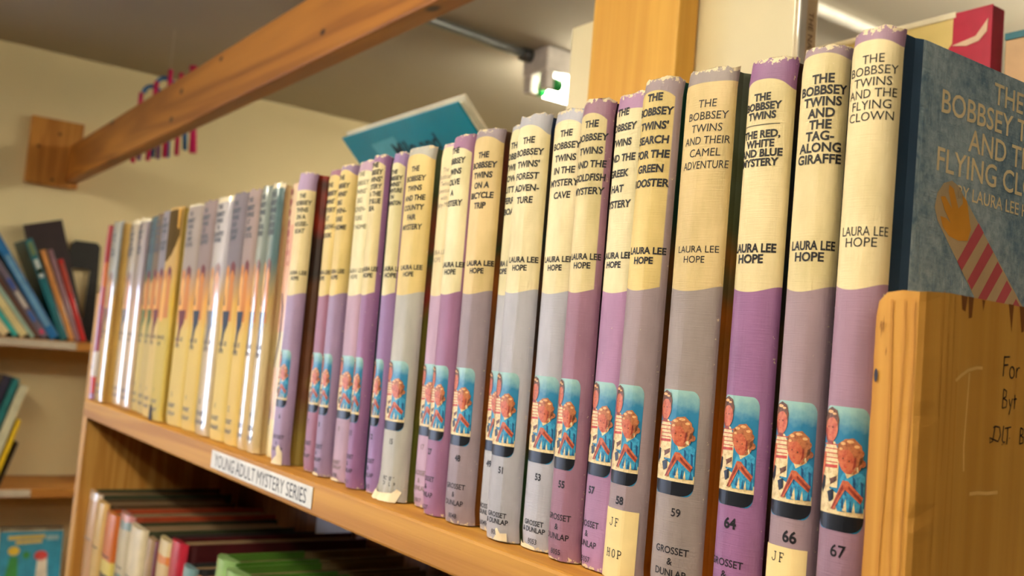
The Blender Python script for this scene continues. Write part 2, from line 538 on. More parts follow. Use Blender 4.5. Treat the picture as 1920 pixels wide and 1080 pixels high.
flat_map(bm, lambda a, b, c: (XF+0.0001, a, b-FLOOR))
hw = link('handwriting', bm, plain('pen_ink', (22, 20, 34), 0.5), near_panel)
hw['label'] = 'dark pen handwriting'
# shelf label
bm = bmesh.new(); box(bm, -0.528, -0.3435, -0.0113, -0.0107, -0.0160, -0.0030, 0, 0.0004)
lab = cpart('shelf_label', bm, plain('white_label_paper', (232, 230, 228), 0.55))
lab['label'] = 'white strip label reading YOUNG ADULT MYSTERY SERIES'
bm = bmesh.new()
text2d(bm, 'YOUNG ADULT MYSTERY SERIES', -0.4355, -0.0096, 0.0086, 0.0, 1.0, 0.168)
flat_map(bm, lambda a, b, c: (a, -0.0114, b-FLOOR))
link('lettering', bm, plain('grey_marker', (58, 58, 74), 0.6), lab)
# upright post rising from the back of the case
bm = bmesh.new(); box(bm, -0.3560, -0.2645, 0.1812, 0.1992, 0.0, CEIL, 0, 0.002)
cpart('post', bm, wood('pine_post', (232, 180, 78), (196, 134, 42), 2, 5.1, rough=0.5, ring=9.0, contrast=0.5))

# rail
rail = tag(empty('wooden_rail', (WALLX, 0.168, 0.435)), 'long pine rail running overhead from the wall block towards the post', 'beam')
bm = bmesh.new(); box(bm, 0.0225, 2.55, -0.0125, 0.0125, -0.0405, 0.0405, 0, 0.003)
kn = [(1.52, -0.0125, 0.018, 0.006, 0.6), (1.40, -0.0125, -0.012, 0.004, 0.5), (0.87, -0.0125, 0.016, 0.005, 0.5), (0.83, -0.0125, -0.022, 0.005, 0.5), (0.42, -0.0125, 0.037, 0.007, 0.5), (1.05, -0.0125, 0.03, 0.004, 0.5), (1.63, -0.004, -0.0405, 0.006, 0.5)]
link('rail_board', bm, wood('pine_rail', (200, 130, 48), (140, 78, 20), 0, 7.3, knots=kn, rough=0.5, ring=7.0), rail)
bm = bmesh.new(); box(bm, 0.0, 0.022, -0.094, -0.0135, -0.052, 0.096, 0, 0.002); 
kb = [(0.022, -0.035, 0.064, 0.004, 1.0), (0.022, -0.075, 0.03, 0.004, 1.0), (0.022, -0.04, -0.04, 0.004, 1.0)]
bm2 = bmesh.new(); box(bm2, 0.0, 0.022, -0.094, 0.014, -0.052, 0.096, 0, 0.002)
bm.free()
link('wall_block', bm2, wood('pine_block', (214, 150, 68), (176, 110, 42), 2, 9.0, knots=kb, rough=0.5), rail)

# ------------------------------------------------------------------ series books
HB, DB = 0.196, 0.132
# number, x, y, lean, w, cream, mauve, title lines, title z0 z1, cap, bold, dx, publisher form, code, extras, label
CR = {'a': (230, 210, 162), 'b': (226, 198, 130), 'c': (234, 218, 176), 'd': (220, 192, 138), 'e': (236, 222, 180)}
S = [
 dict(n='6', x=-.4240, y=-.0050, l=.003, w=.0216, c='a', p=(167, 140, 176), t=['THE', 'BOBBSEY', 'TWINS', 'ON A', 'HOUSE-', 'BOAT'], z=(.1800, .1560), b=.02, pub=3, band=.012, drop=.0006, lab='mauve and cream book whose spine ends HOUSE-BOAT, lifted tape at its foot', cov=((140, 120, 50), (110, 62, 30), (90, 50, 20), (36, 22, 18), (60, 30, 20), (176, 44, 20))),
 dict(n='7', x=-.3884, y=.0020, l=-.014, w=.0194, c='b', p=(159, 105, 131), t=['THE', 'BOBBSEY', "TWINS'", 'MYSTERY', 'AT', 'MEADOW-', 'BROOK'], z=(.1855, .1521), b=.02, pub=3, band=.004, lab='yellowed spine ending MEADOWBROOK with the number 7 on rosy mauve', cov=((120, 70, 40), (90, 60, 34))),
 dict(n='8', x=-.3685, y=.0002, l=-.016, w=.0176, c='b', p=(155, 129, 164), t=['THE', 'BOBBSEY', "TWINS'", 'BIG', 'ADVEN-', 'TURE', 'AT HOME'], z=(.1880, .1558), b=.02, pub=3, code='8008', band=.003, lab='yellowed copy of BIG ADVENTURE AT HOME with a greyish mauve foot', cov=((70, 50, 30), (38, 26, 20))),
 dict(n='8', x=-.3436, y=.0021, l=-.014, w=.0236, c='e', p=(188, 153, 176), t=['THE', 'BOBBSEY', "TWINS'", 'BIG', 'ADVEN-', 'TURE', 'AT HOME'], z=(.1880, .1549), b=.0, pub=2, code='8008', band=.006, faint=True, lab='pale pinkish copy of BIG ADVENTURE AT HOME, half covered on its right', cov=((70, 40, 50), (40, 26, 30))),
 dict(n='11', x=-.3195, y=-.0019, l=-.013, w=.0146, c='a', p=(152, 105, 153), t=['THE', 'BOBBSEY', "TWINS'", 'MYSTERY', 'ON THE', 'DEEP BLUE', 'SEA'], z=(.1900, .1639), b=.02, pub=3, code='8011', band=.004, lab='purple footed spine reading DEEP BLUE SEA, numbered 11', cov=((20, 90, 100), (30, 90, 96), (60, 50, 60))),
 dict(n='12', x=-.3009, y=.0018, l=-.016, w=.0142, c='e', p=(157, 122, 176), t=['THE', 'BOBBSEY', "TWINS'", 'ADVENTURE', 'IN', 'WASHINGTON'], z=(.1845, .1661), b=.022, pub=3, code='8012', band=.006, lab='narrow violet spine reading ADVENTURE IN WASHINGTON, numbered 12', cov=((20, 90, 100), (30, 100, 100), (80, 60, 40))),
 dict(n='15', x=-.2784, y=.0014, l=-.010, w=.0256, c='b', p=(184, 180, 172), t=['THE', 'BOBBSEY', 'TWINS', 'AND THE', 'COUNTY', 'FAIR', 'MYSTERY'], z=(.1835, .1505), b=.018, pub=2, code='8015', band=.004, pc=(200, 186, 160), lab='wide grey spine titled COUNTY FAIR MYSTERY with a torn flaring foot', tear=True, cov=((110, 116, 40), (120, 110, 40), (150, 50, 40), (70, 80, 50), (90, 110, 90))),
 dict(n='17', x=-.2519, y=.0072, l=-.012, w=.0205, c='a', p=(188, 154, 180), t=['The', 'Bobbsey', "Twins'", 'Adventures', 'with', 'Baby May'], z=(.1814, .1621), b=-.005, pub=3, code='8017', band=.002, drop=.001, faint=True, pale=True, az=(.1361, .1320), lab='pale pink spine with faded small letters reading Baby May', cov=((100, 110, 50), (130, 50, 50))),
 dict(n='27', x=-.2301, y=.0003, l=-.008, w=.0190, c='e', p=(161, 110, 149), t=['THE', 'BOBBSEY', 'TWINS', 'SOLVE', 'A', 'MYSTERY'], z=(.1880, .1600), b=.022, pub=3, code='8027', band=.007, lab='rosy mauve spine titled SOLVE A MYSTERY, numbered 27', cov=((120, 80, 110), (110, 70, 100))),
 dict(n='48', x=-.2074, y=.0002, l=-.008, w=.0215, c='d', p=(156, 138, 148), t=['THE', 'BOBBSEY', 'TWINS', 'ON A', 'BICYCLE', 'TRIP'], z=(.1825, .1568), b=.022, pub=3, code='8048', band=.004, lab='tan topped spine titled ON A BICYCLE TRIP, numbered 48', cov=((150, 90, 30), (170, 90, 30), (60, 70, 40), (110, 40, 30))),
 dict(n='49', x=-.1862, y=.0062, l=-.004, w=.0172, c='e', p=(184, 182, 188), t=['THE', 'BOBBSEY', "TWINS'", 'OWN', 'LITTLE', 'FERRY-', 'BOAT'], z=(.1860, .1532), b=.022, pub=2, code='8049', band=.002, lab='pale grey spine mostly hidden behind the FOREST ADVENTURE book', cov=((40, 50, 30), (24, 30, 24))),
 dict(n='51', x=-.1655, y=-.0026, l=-.003, w=.0212, c='c', p=(178, 176, 186), t=['THE', 'BOBBSEY', "TWINS'", 'FOREST', 'ADVEN-', 'TURE'], z=(.1837, .1556), b=.018, pub=2, code='8051', band=.005, drop=.004, pc=(150, 152, 178), lab='lilac grey spine titled FOREST ADVENTURE with a chipped foot, numbered 51', cov=((60, 90, 50), (150, 80, 30), (40, 60, 60), (80, 60, 50), (40, 60, 96))),
 dict(n='53', x=-.1429, y=.0022, l=-.002, w=.0222, c='c', p=(180, 178, 190), t=['THE', 'BOBBSEY', 'TWINS', 'IN THE', 'MYSTERY', 'CAVE'], z=(.1849, .1567), b=.018, pub=2, code='8053', band=.005, drop=.004, pc=(152, 154, 182), lab='lilac grey spine titled MYSTERY CAVE, numbered 53', cov=((60, 40, 30), (30, 24, 24))),
 dict(n='55', x=-.1214, y=-.0009, l=.002, w=.0176, c='a', p=(162, 116, 140), t=['THE', 'BOBBSEY', 'TWINS', 'AND THE', 'GOLDFISH', 'MYSTERY'], z=(.1852, .1560), b=.018, pub=3, code='8055', band=.006, drop=.004, lab='mauve spine titled GOLDFISH MYSTERY, numbered 55', cov=((54, 34, 50), (30, 20, 32))),
 dict(n='57', x=-.1006, y=.0023, l=.008, w=.0218, c='c', p=(176, 130, 170), t=['THE', 'BOBBSEY', 'TWINS', 'AND THE', 'GREEK', 'HAT', 'MYSTERY'], z=(.1882, .1492), b=.020, pub=3, code='8057', band=.007, drop=.001, dx=-.001, lab='pinkish purple spine titled GREEK HAT MYSTERY, numbered 57', cov=((180, 110, 40), (150, 80, 40))),
 dict(n='58', x=-.0782, y=-.0051, l=.015, w=.0189, c='b', p=(158, 138, 144), t=['THE', 'BOBBSEY', "TWINS'", 'SEARCH', 'FOR THE', 'GREEN', 'ROOSTER'], z=(.1883, .1543), b=.022, pub=0, call=('JF', 'HOP'), cz=(.0282, .0232, .0115), band=.005, drop=.0035, lab='greyish mauve spine titled GREEN ROOSTER with a cream JF HOP call label', cov=((170, 96, 24), (160, 90, 30), (120, 80, 40), (40, 80, 66), (36, 96, 84))),
 dict(n='59', x=-.0541, y=-.0022, l=.006, w=.0232, c='d', p=(156, 141, 138), t=['THE', 'BOBBSEY', 'TWINS', 'AND THEIR', 'CAMEL', 'ADVENTURE'], z=(.1825, .1593), b=.0, pub=3, code='8059', band=.0055, drop=.0, pc=(150, 142, 130), lab='wide dull grey spine titled CAMEL ADVENTURE, numbered 59', cov=((180, 100, 20), (180, 96, 16), (150, 90, 20), (80, 84, 50), (90, 98, 78), (108, 112, 96))),
 dict(n='64', x=-.0294, y=.0030, l=.009, w=.0193, c='a', p=(152, 102, 148), t=['THE', 'BOBBSEY', 'TWINS', '-', 'THE RED,', 'WHITE', 'AND BLUE', 'MYSTERY'], z=(.1821, .1584), b=.022, pub=3, code='8064', band=.0075, drop=.0035, nh=.0034, hel=True, lab='bright purple spine titled RED, WHITE AND BLUE MYSTERY, numbered 64', cov=((90, 50, 60), (110, 90, 50), (40, 60, 70), (100, 60, 30), (60, 44, 60))),
 dict(n='66', x=-.0075, y=.0043, l=.010, w=.0176, c='a', p=(164, 138, 148), t=['THE', 'BOBBSEY', 'TWINS', 'AND', 'THE', 'TAG-', 'ALONG', 'GIRAFFE'], z=(.1845, .1570), b=.018, pub=0, call=('JF', 'HOP'), cz=(.0280, .0245, .0125), band=.0025, drop=.002, nh=.0036, hel=True, lab='mauve spine titled TAG-ALONG GIRAFFE with a cream JF call label', cov=((60, 34, 44), (30, 20, 24))),
 dict(n='67', x=.0153, y=.0003, l=.012, w=.0169, c='a', p=(162, 126, 148), t=['THE', 'BOBBSEY', 'TWINS', 'AND THE', 'FLYING', 'CLOWN'], z=(.1857, .1672), b=.0, pub=3, code='8067', band=.004, drop=.002, nh=.0036, hel=True, az=(.1307, .1272), lab='blue cloth covered book titled FLYING CLOWN, nearest the end panel', cov=None),
]
def ink_mat(name, rgb, dark):
    t = NT(name); c = lin(rgb); k = lin(dark)
    n = t.noise(t.co, 620.0, 4.0, 0.65)
    t.base(t.ramp(n, [(0.34, k), (0.56, c)]))
    t.p.inputs['Roughness'].default_value = 0.45
    t.bump(linen(t), 0.25, 0.0004)
    return t.m
ART = [None, plain('print_black', (24, 26, 34), 0.4), ink_mat('print_cream', (236, 212, 164), (206, 176, 124)), ink_mat('print_skin', (206, 112, 76), (182, 78, 54)), ink_mat('print_brown_hair', (118, 70, 42), (70, 40, 28)),
       ink_mat('print_fair_hair', (190, 116, 72), (142, 76, 48)), ink_mat('print_red', (204, 70, 52), (176, 52, 44)), ink_mat('print_blue_dress', (66, 164, 204), (34, 116, 168)),
       ink_mat('print_hair_light', (236, 186, 128), (206, 140, 90)), ink_mat('print_deep_red', (158, 62, 46), (116, 44, 38)), ink_mat('print_deep_blue', (30, 92, 142), (26, 70, 110))]
def sky_mat():
    t = NT('print_blue_ground')
    x, y, z = t.xyz()
    n = t.noise(t.co, 300.0, 3.0)
    f = t.math('MULTIPLY_ADD', n, 0.3, t.math('MULTIPLY', t.math('SUBTRACT', z, 0.055), 42.0))
    t.base(t.ramp(f, [(0.35, lin((36, 128, 172))), (0.68, lin((40, 122, 164))), (0.98, lin((150, 190, 186)))]))
    t.p.inputs['Roughness'].default_value = 0.42
    return t.m
ART[0] = sky_mat()

def picture_panel(sp, x0, x1, z0, z1, parent, seed):
    """small printed panel: two plain children against blue, cream ground, black base"""
    bm = bmesh.new()
    w, h = x1-x0, z1-z0
    P = lambda a, b: (x0+a*w, z0+b*h)
    def poly(pts, m, lay): ngon(bm, [P(*p) for p in pts], m, lay)
    def rr(a0, b0, a1, b1, ra, rb):
        out = []
        for cx, cy, s in ((a1-ra, b1-rb, 0), (a0+ra, b1-rb, 1), (a0+ra, b0+rb, 2), (a1-ra, b0+rb, 3)):
            for k in range(6):
                t = (s+k/5)*PI/2; out.append((cx+ra*math.cos(t), cy+rb*math.sin(t)))
        return out
    poly(rr(0, 0, 1, 1, .16, .10), 0, 0)
    base = [p for p in rr(0, 0, 1, 1, .26, .10) if p[1] < .5]
    poly([(1, .13), (0, .13)]+base, 1, 1)
    poly([(0, .13), (1, .13), (1, .20), (.8, .26), (.45, .30), (.2, .34), (0, .34)], 2, 2)
    # boy
    poly([(.02, .34), (.04, .62), (.14, .71), (.34, .71), (.46, .62), (.46, .34)], 2, 3)
    for k in range(5): poly([(.05, .535+.036*k), (.44, .54+.036*k), (.44, .548+.036*k), (.05, .543+.036*k)], 6, 4)
    poly([(.05, .49), (.44, .50), (.44, .525), (.05, .515)], 6, 5)
    poly(ell(.22, .82, .175, .120), 3, 6)
    poly([(.0, .44), (.06, .62), (.14, .60), (.10, .42), (.16, .34), (.08, .32)], 3, 6)
    poly([(.14, .69), (.3, .69), (.29, .76), (.15, .76)], 3, 5)
    poly([(.04, .80), (.03, .89), (.09, .965), (.22, .99), (.35, .965), (.41, .89), (.39, .82), (.36, .87), (.30, .90), (.24, .905), (.16, .895), (.10, .875)], 4, 7)
    poly([(.0, .36), (.06, .60), (.12, .58), (.07, .34)], 3, 5)
    # little dog
    poly([(.06, .30), (.10, .44), (.22, .47), (.30, .38), (.26, .24), (.12, .22)], 2, 7)
    poly([(.04, .33), (.09, .43), (.17, .42), (.17, .34), (.10, .28)], 1, 8)
    poly([(.24, .30), (.38, .33), (.40, .25), (.30, .22)], 1, 8)
    # girl
    poly([(.46, .20), (.52, .42), (.60, .50), (.78, .52), (.98, .46), (.98, .17), (.5, .16)], 7, 7)
    poly([(.58, .50), (.66, .43), (.86, .49), (.84, .53), (.66, .52)], 2, 9)
    poly([(.60, .17), (.66, .27), (.69, .16)], 2, 8); poly([(.78, .17), (.81, .25), (.84, .16)], 2, 8)
    poly(ell(.66, .60, .25, .125, rot=-.2), 5, 9)
    for (a, b) in ((.50, .68), (.62, .715), (.76, .70), (.86, .64), (.90, .56)): poly(ell(a, b, .075, .032, 10), 5, 9)
    poly(ell(.62, .570, .175, .098, rot=-.25), 3, 10)
    poly([(.50, .66), (.60, .655), (.72, .68), (.82, .63), (.84, .53), (.92, .60), (.88, .70), (.74, .755), (.56, .74)], 5, 11)
    poly([(.84, .53), (.90, .56), (.92, .62), (.86, .60)], 4, 12)
    poly([(.36, .17), (.44, .17), (.64, .34), (.92, .24), (.96, .29), (.68, .41), (.58, .41)], 3, 12)
    # lights and shades of the print
    for (a, b, ra, rb) in ((.20, .950, .075, .014), (.30, .935, .05, .010), (.54, .705, .06, .013), (.68, .725, .07, .013), (.80, .69, .05, .013), (.50, .66, .04, .012)): poly(ell(a, b, ra, rb, 10), 8, 13)
    poly([(.05, .82), (.07, .75), (.13, .71), (.20, .70), (.13, .75), (.10, .81)], 9, 8)
    poly([(.15, .69), (.30, .69), (.29, .715), (.16, .715)], 9, 9)
    poly([(.74, .50), (.80, .53), (.80, .61), (.77, .60), (.76, .54)], 9, 12)
    poly([(.36, .17), (.395, .17), (.61, .345), (.59, .385)], 9, 14); poly([(.70, .345), (.92, .25), (.95, .27), (.70, .375)], 9, 14)
    for (a, b) in ((.60, .42), (.76, .45), (.90, .42)): poly([(a, b), (a+.05, b-.02), (a+.06, b-.13), (a+.02, b-.12)], 10, 9)
    for (a, b) in ((.57, .22), (.72, .20), (.90, .20)): poly([(a, b-.03), (a+.03, b+.06), (a+.06, b-.03)], 10, 9)
    poly([(.02, .40), (.08, .36), (.30, .36), (.44, .40), (.44, .44), (.30, .41), (.10, .41)], 4, 5)
    # plain marks for eyes and mouths
    for (a, b) in ((.17, .825), (.28, .825), (.56, .585), (.68, .57)): poly(ell(a, b, .016, .007, 8), 4, 13)
    poly([(.19, .765), (.25, .762), (.22, .752)], 6, 13); poly([(.58, .525), (.65, .52), (.61, .51)], 6, 13)
    sp.wrap(bm, 0.00008)
    return link('picture_panel', bm, ART, parent, 'raw')

def serif_letter(bm, ch, cx, cy, h, w=0.0003):
    G = {'J': ([[(.75, 1), (.75, .25), (.6, .03), (.3, 0), (.1, .15), (.1, .28)], [(.5, 1), (.95, 1)]]),
         'F': ([[(.25, 0), (.25, 1)], [(.08, 1), (.9, 1), (.9, .8)], [(.25, .52), (.65, .52)], [(.65, .42), (.65, .62)], [(.08, 0), (.5, 0)]]),
         'H': ([[(.2, 0), (.2, 1)], [(.8, 0), (.8, 1)], [(.2, .52), (.8, .52)], [(.05, 0), (.35, 0)], [(.65, 0), (.95, 0)], [(.05, 1), (.35, 1)], [(.65, 1), (.95, 1)]]),
         'O': ([[(.5+.38*math.cos(t*PI/8), .5+.5*math.sin(t*PI/8)) for t in range(17)]]),
         'P': ([[(.22, 0), (.22, 1)], [(.05, 1), (.6, 1), (.85, .9), (.88, .72), (.8, .55), (.6, .48), (.22, .48)], [(.05, 0), (.45, 0)]])}
    for st in G[ch]: ribbon(bm, [(cx+(p[0]-.5)*h*.72, cy+(p[1]-.5)*h) for p in st], w)

def boards(root, w, H, D, t, cmat, y0=0.0065, hinge=None, pages=None):
    """two boards with a hinge groove, and the page block between them"""
    for sgn, nm in ((-1, 'back_cover'), (1, 'front_cover')):
        bm = bmesh.new()
        xo, xi = sgn*w/2, sgn*(w/2-t)
        g = 0.0009*sgn
        e = 0.0034 if hinge else 0.0
        prof = [(xi, y0), (xo-g*0.4, y0), (xo-g*1.6, y0+0.0025), (xo-g*1.6, y0+0.0050+e), (xo-g*0.2, y0+0.0078+e), (xo, y0+0.010+e), (xo, D-0.0006), (xo-sgn*0.0006, D), (xi, D)]
        prism(bm, prof, 2, 0.0, H)
        if hinge:
            bm.faces.ensure_lookup_table()
            for f in bm.faces:
                c = f.calc_center_median()
                if c.y < y0+0.0080+e and abs(f.normal.z) < 0.5: f.material_index = 1
        o = link(nm, bm, [cmat, hinge] if hinge else cmat, root)
        if sgn == 1: fc = o
    bm = bmesh.new(); box(bm, -w/2+t, w/2-t, y0-0.001, D-0.004, 0.003, H-0.003)
    link('page_block', bm, pages or PAGES, root)
    return fc

def spine_mesh(sp, H, z0=0.0, ragged=0.0008, seed=1, rows=26, flare=0.0):
    rng = random.Random(seed)
    bm = bmesh.new(); P = sp.P; prev = None
    N = len(P)
    jt = [rng.uniform(-1, 1)*ragged for _ in range(N)]
    jt = [(jt[max(0, k-2)]+jt[max(0, k-1)]+jt[k]+jt[min(N-1, k+1)]+jt[min(N-1, k+2)])/2.6 for k in range(N)]; jb = [rng.uniform(0, 1)*ragged*0.5 for _ in range(N)]
    for r_ in range(rows+1):
        f = r_/rows
        z = z0+(H-z0)*f
        R = []
        for k, (x, y) in enumerate(P):
            zz = z+(jt[k] if r_ == rows else 0)+(jb[k] if r_ == 0 else 0)
            # caps roll inwards a little at head and tail
            e = max(0.0, 1-min(f, 1-f)*rows/1.0)
            yy = y+0.0010*e
            xx = x
            if flare and f < 0.06:
                q = (1-f/0.06)**1.5
                xx = x*(1+0.16*q)-0.0008*q; yy = y-flare*q*(0.5+0.5*math.sin(k*1.3))
            R.append(bm.verts.new((xx, yy, zz)))
        if prev:
            for k in range(N-1): bm.faces.new((prev[k], prev[k+1], R[k+1], R[k]))
        else:
            bottom = R
        prev = R
    bm.faces.new(bottom); bm.faces.new(prev)
    b, t = (bottom[0], bottom[-1]), (prev[0], prev[-1])
    # back strip closes the shell
    cols0 = [v for v in bm.verts if abs(v.co.x-P[0][0]) < 1e-9]
    bm.verts.index_update()
    L = [bm.verts[:][i*N] for i in range(rows+1)]; Rr = [bm.verts[:][i*N+N-1] for i in range(rows+1)]
    for i in range(rows): bm.faces.new((L[i], L[i+1], Rr[i+1], Rr[i]))
    return bm

TDX = {'67': (0.0022, 0.0029), '66': (0.003, 0.003), '64': (0.0002, 0.0006), '59': (0.0032, 0.003), '58': (0.0011, 0.0027), '57': (-0.0028, -0.0004), '55': (0.0018, 0.0032), '53': (0.0022, 0.0022), '51': (0.0028, 0.004), '49': (0.0006, -0.002), '48': (0.0027, 0.005), '27': (-0.0016, 0.003), '17': (0.0006, -0.001), '15': (0.0028, 0.005), '12': (0.0002, 0.0045), '11': (0, 0.0025), '7': (-0.0012, -0.0012), '6': (0.004, 0.005)}   # how far each title and author line sits from the middle of its spine
RIDGE = {'59': (.0003, .20), '58': (.0035, .30), '66': (.0038, .22), '64': (-.0030, .10), '55': (.0035, .25), '48': (.003, .18), '53': (.003, .12), '51': (.0045, .25), '67': (.0030, .12), '15': (.006, .15)}   # creased spines: where the fold runs and how far the right side falls away
GRP = 'series books with cream and mauve spines on the upper shelf'
for i, s in enumerate(S):
    w = s['w']
    root = tag(empty('book', (s['x']-s['l']*0.1, s['y'], abs(s['l'])*w/2+.0005), (0, s['l'], 0)), s['lab'], 'book', GRP)
    sp = Spine(w, ridge=RIDGE.get(s['n']))
    sm = spine_mat('linen_spine', w, HB, CR[s['c']], s['p'], band=s['band'], drop=s.get('drop', .003), margin=.0010 if s['n'] in ('12', '27', '55', '58', '11') else 0.0, seed=1.37*i, wear=0.55 if i < 12 else 0.7, crease=0.9 if s['n'] in ('59', '53', '66', '51') else 0.5)
    spine = link('spine', spine_mesh(sp, HB, 0.0, 0.0007, i, flare=0.002 if s.get('tear') else 0.0), sm, root, 35.0)
    ink = FADED if s.get('pale') else INK
    dx, adx = TDX.get(s['n'], (-.0004, .0015))
    s['b'] = s['b']*1.7
    # title
    bm = bmesh.new()
    T = s['t']; z0, z1 = s['z']; k = len(T)-1
    cap = min(0.0029, (z0-z1)/k*0.66)
    if s.get('hel'): cap = min(0.0033, (z0-z1)/k*0.76)
    for j, line in enumerate(T):
        zz = z0+(z1-z0)*j/k
        if line == '-':
            ngon(bm, [(dx-.0075, zz-.0001), (dx+.0075, zz-.0001), (dx+.0075, zz+.00015), (dx-.0075, zz+.00015)])
        else:
            text2d(bm, line, dx, zz, cap, s['b'], 1.0, min(w*0.98, .0195), shear=0.0 if s.get('hel') else 0.06)
    sp.wrap(bm); link('title_lettering', bm, ink, spine, 'raw')
    # author
    bm = bmesh.new(); az = s.get('az', (.1278, .1240))
    text2d(bm, 'LAURA LEE', adx, az[0], .0025 if not s.get('hel') else .0029, s['b'], 1.0, w*0.92)
    text2d(bm, 'HOPE', adx-.0008, az[1], .0025 if not s.get('hel') else .0029, s['b'])
    sp.wrap(bm); link('author_lettering', bm, ink, spine, 'raw')
    # number
    bm = bmesh.new(); text2d(bm, s['n'], dx-.0004, .0316, s.get('nh', .0028), max(0.012, s['b']))
    sp.wrap(bm); link('number', bm, ink if not s.get('faint') else FADED, spine, 'raw')
    # publisher
    if s['pub']:
        bm = bmesh.new()
        if s['pub'] == 3:
            for tx, zz in (('GROSSET', .0180), ('&', .0140), ('DUNLAP', .0100)): text2d(bm, tx, dx-.0015, zz, .0024, .014, 1.0, w*0.8)
        else:
            for tx, zz in (('GROSSET', .0116), ('& DUNLAP', .0087)): text2d(bm, tx, dx-.0015, zz, .0021, .02, 1.0, w*0.72)
        sp.wrap(bm); link('publisher_lettering', bm, INK if not s.get('faint') else FADED, spine, 'raw')
    if s.get('code'):
        bm = bmesh.new(); text2d(bm, s['code'], dx-.001, .0038, .0021, .004)
        sp.wrap(bm); link('stock_number', bm, INK, spine, 'raw')
    if s.get('call'):
        zt, za, zc = s['cz']
        bm = bmesh.new(); hw_ = w*0.5
        ngon(bm, [(-hw_, .002), (hw_, .002), (hw_, zt), (-hw_, zt)]); sp.wrap(bm, 0.00025)
        cl = link('call_label', bm, plain('call_label_paper', (240, 214, 154), 0.6), spine, 'raw')
        bm = bmesh.new()
        for tx, zz in ((s['call'][0], za), (s['call'][1], zc)):
            for q, ch in enumerate(tx): serif_letter(bm, ch, -.0012+(q-(len(tx)-1)/2)*.0030+(0.0012 if len(tx) > 2 else 0), zz, .0029, .00034)
        sp.wrap(bm, 0.00035); link('call_lettering', bm, INK, spine, 'raw')
        cl['label'] = 'cream call label reading JF'
    half = min(w*0.43, .0098)
    picture_panel(sp, -w/2+.0012, w/2+{'66': .0002, '67': .0004, '57': -.0042, '59': -.0026}.get(s['n'], -.0018), .0376, .0757, spine, i)
    if s['n'] in ('15', '6', '51', '53', '8'):
        bm = bmesh.new()
        if s['n'] == '15': pts = [(-.012, .0035), (-.0145, -.0002), (.0125, -.0002), (.0130, .0052), (.0105, .0068), (.0085, .0045), (.004, .0040), (-.003, .0034), (-.008, .0048)]
        elif s['n'] == '6': pts = [(-.003, .0), (.010, .0), (.0095, .008), (.006, .013), (.003, .0105), (.0045, .006), (.000, .003)]
        elif s['n'] == '51': pts = [(.001, .0005), (.009, .0005), (.0085, .0042), (.0052, .0038), (.0035, .0060), (.0022, .0055), (.0030, .0030)]
        else: pts = [(-.010, .0003), (.004, .0003), (.003, .0016), (-.002, .0022), (-.006, .0018), (-.009, .0030)]
        ngon(bm, pts); sp.wrap(bm, 0.0013 if s['n'] == '15' else 0.0003)
        if s['n'] == '15':
            for v in bm.verts: v.co.y -= max(0, .0055-v.co.z)*.5+.0004*math.sin(v.co.x*900)
        tf = link('torn_foot', bm, plain('torn_cream_paper', (232, 216, 184), 0.7), spine, 'raw'); tf['label'] = 'torn cream paper at the foot of the spine'
    if s['cov']:
        fc = boards(root, w-0.0004, HB-0.0008, DB, 0.0024, cover_mat('printed_cover', s['cov'], 2.1*i))
    else:
        NAVY = plain('navy_hinge_cloth', (40, 62, 84), 0.5)
        fc = boards(root, w-0.0004, HB-0.0008, DB+0.004, 0.0024, cloth_mat('blue_cover_cloth', (92, 122, 142), (172, 188, 194)), hinge=NAVY)
        xo = (w-0.0004)/2+0.00015
        GILT = plain('tan_lettering', (236, 214, 168), 0.5)
        bm = bmesh.new()
        for tx, zz, cap in (('THE', .1872, .0072), ('BOBBSEY TWINS', .1778, .0074), ('AND THE', .1680, .0074), ('FLYING CLOWN', .1585, .0076), ('BY LAURA LEE HOPE', .1497, .0042)):
            text2d(bm, tx, .0695, zz, cap, .010, 1.0, .083 if cap > .005 else .070)
        flat_map(bm, lambda a, b, c: (xo, a, b)); link('title_lettering', bm, GILT, fc, 'raw')
        # striped sleeve with a glove
        bm = bmesh.new()
        A, B = Vector((.0335, .1475)), Vector((.082, .1055)); ax_ = (B-A).normalized(); pr = Vector((-ax_.y, ax_.x)); hwid = .0085
        Q = lambda a, b: tuple(A+ax_*a+pr*b)
        L = (B-A).length
        ngon(bm, [Q(0, -hwid*.8), Q(-.0025, -hwid*.3), Q(-.0025, hwid*.3), Q(0, hwid*.8), Q(.004, hwid), Q(L, hwid*1.25), Q(L, -hwid*1.25), Q(.004, -hwid)], 0, 0)
        for k_ in range(5):
            a0 = .0205+.0088*k_
            ngon(bm, [Q(a0+.001, -hwid*1.08), Q(a0+.005, -hwid*1.1), Q(a0+.0045, hwid*1.1), Q(a0, hwid*1.08)], 1, 1)
        hand = [(.017, -.004), (.012, -.0072), (.0075, -.0078), (.004, -.0065), (.0065, -.0045), (.0095, -.0035), (.004, -.0032), (-.0005, -.002), (.001, .000), (.0065, .0003), (.001, .0028), (-.0002, .0045), (.0025, .0055), (.009, .0032), (.0095, .0062), (.0075, .008), (.0105, .0088), (.0145, .0065), (.019, .004), (.0205, .0)]
        ngon(bm, [Q(*p) for p in hand], 2, 2)
        flat_map(bm, lambda a, b, c: (xo+c*0.00006, a, b))
        link('cover_print', bm, [plain('print_tan', (190, 166, 128), 0.5), plain('print_rose', (186, 84, 92), 0.5), plain('print_amber', (216, 150, 54), 0.5)], fc, 'raw')

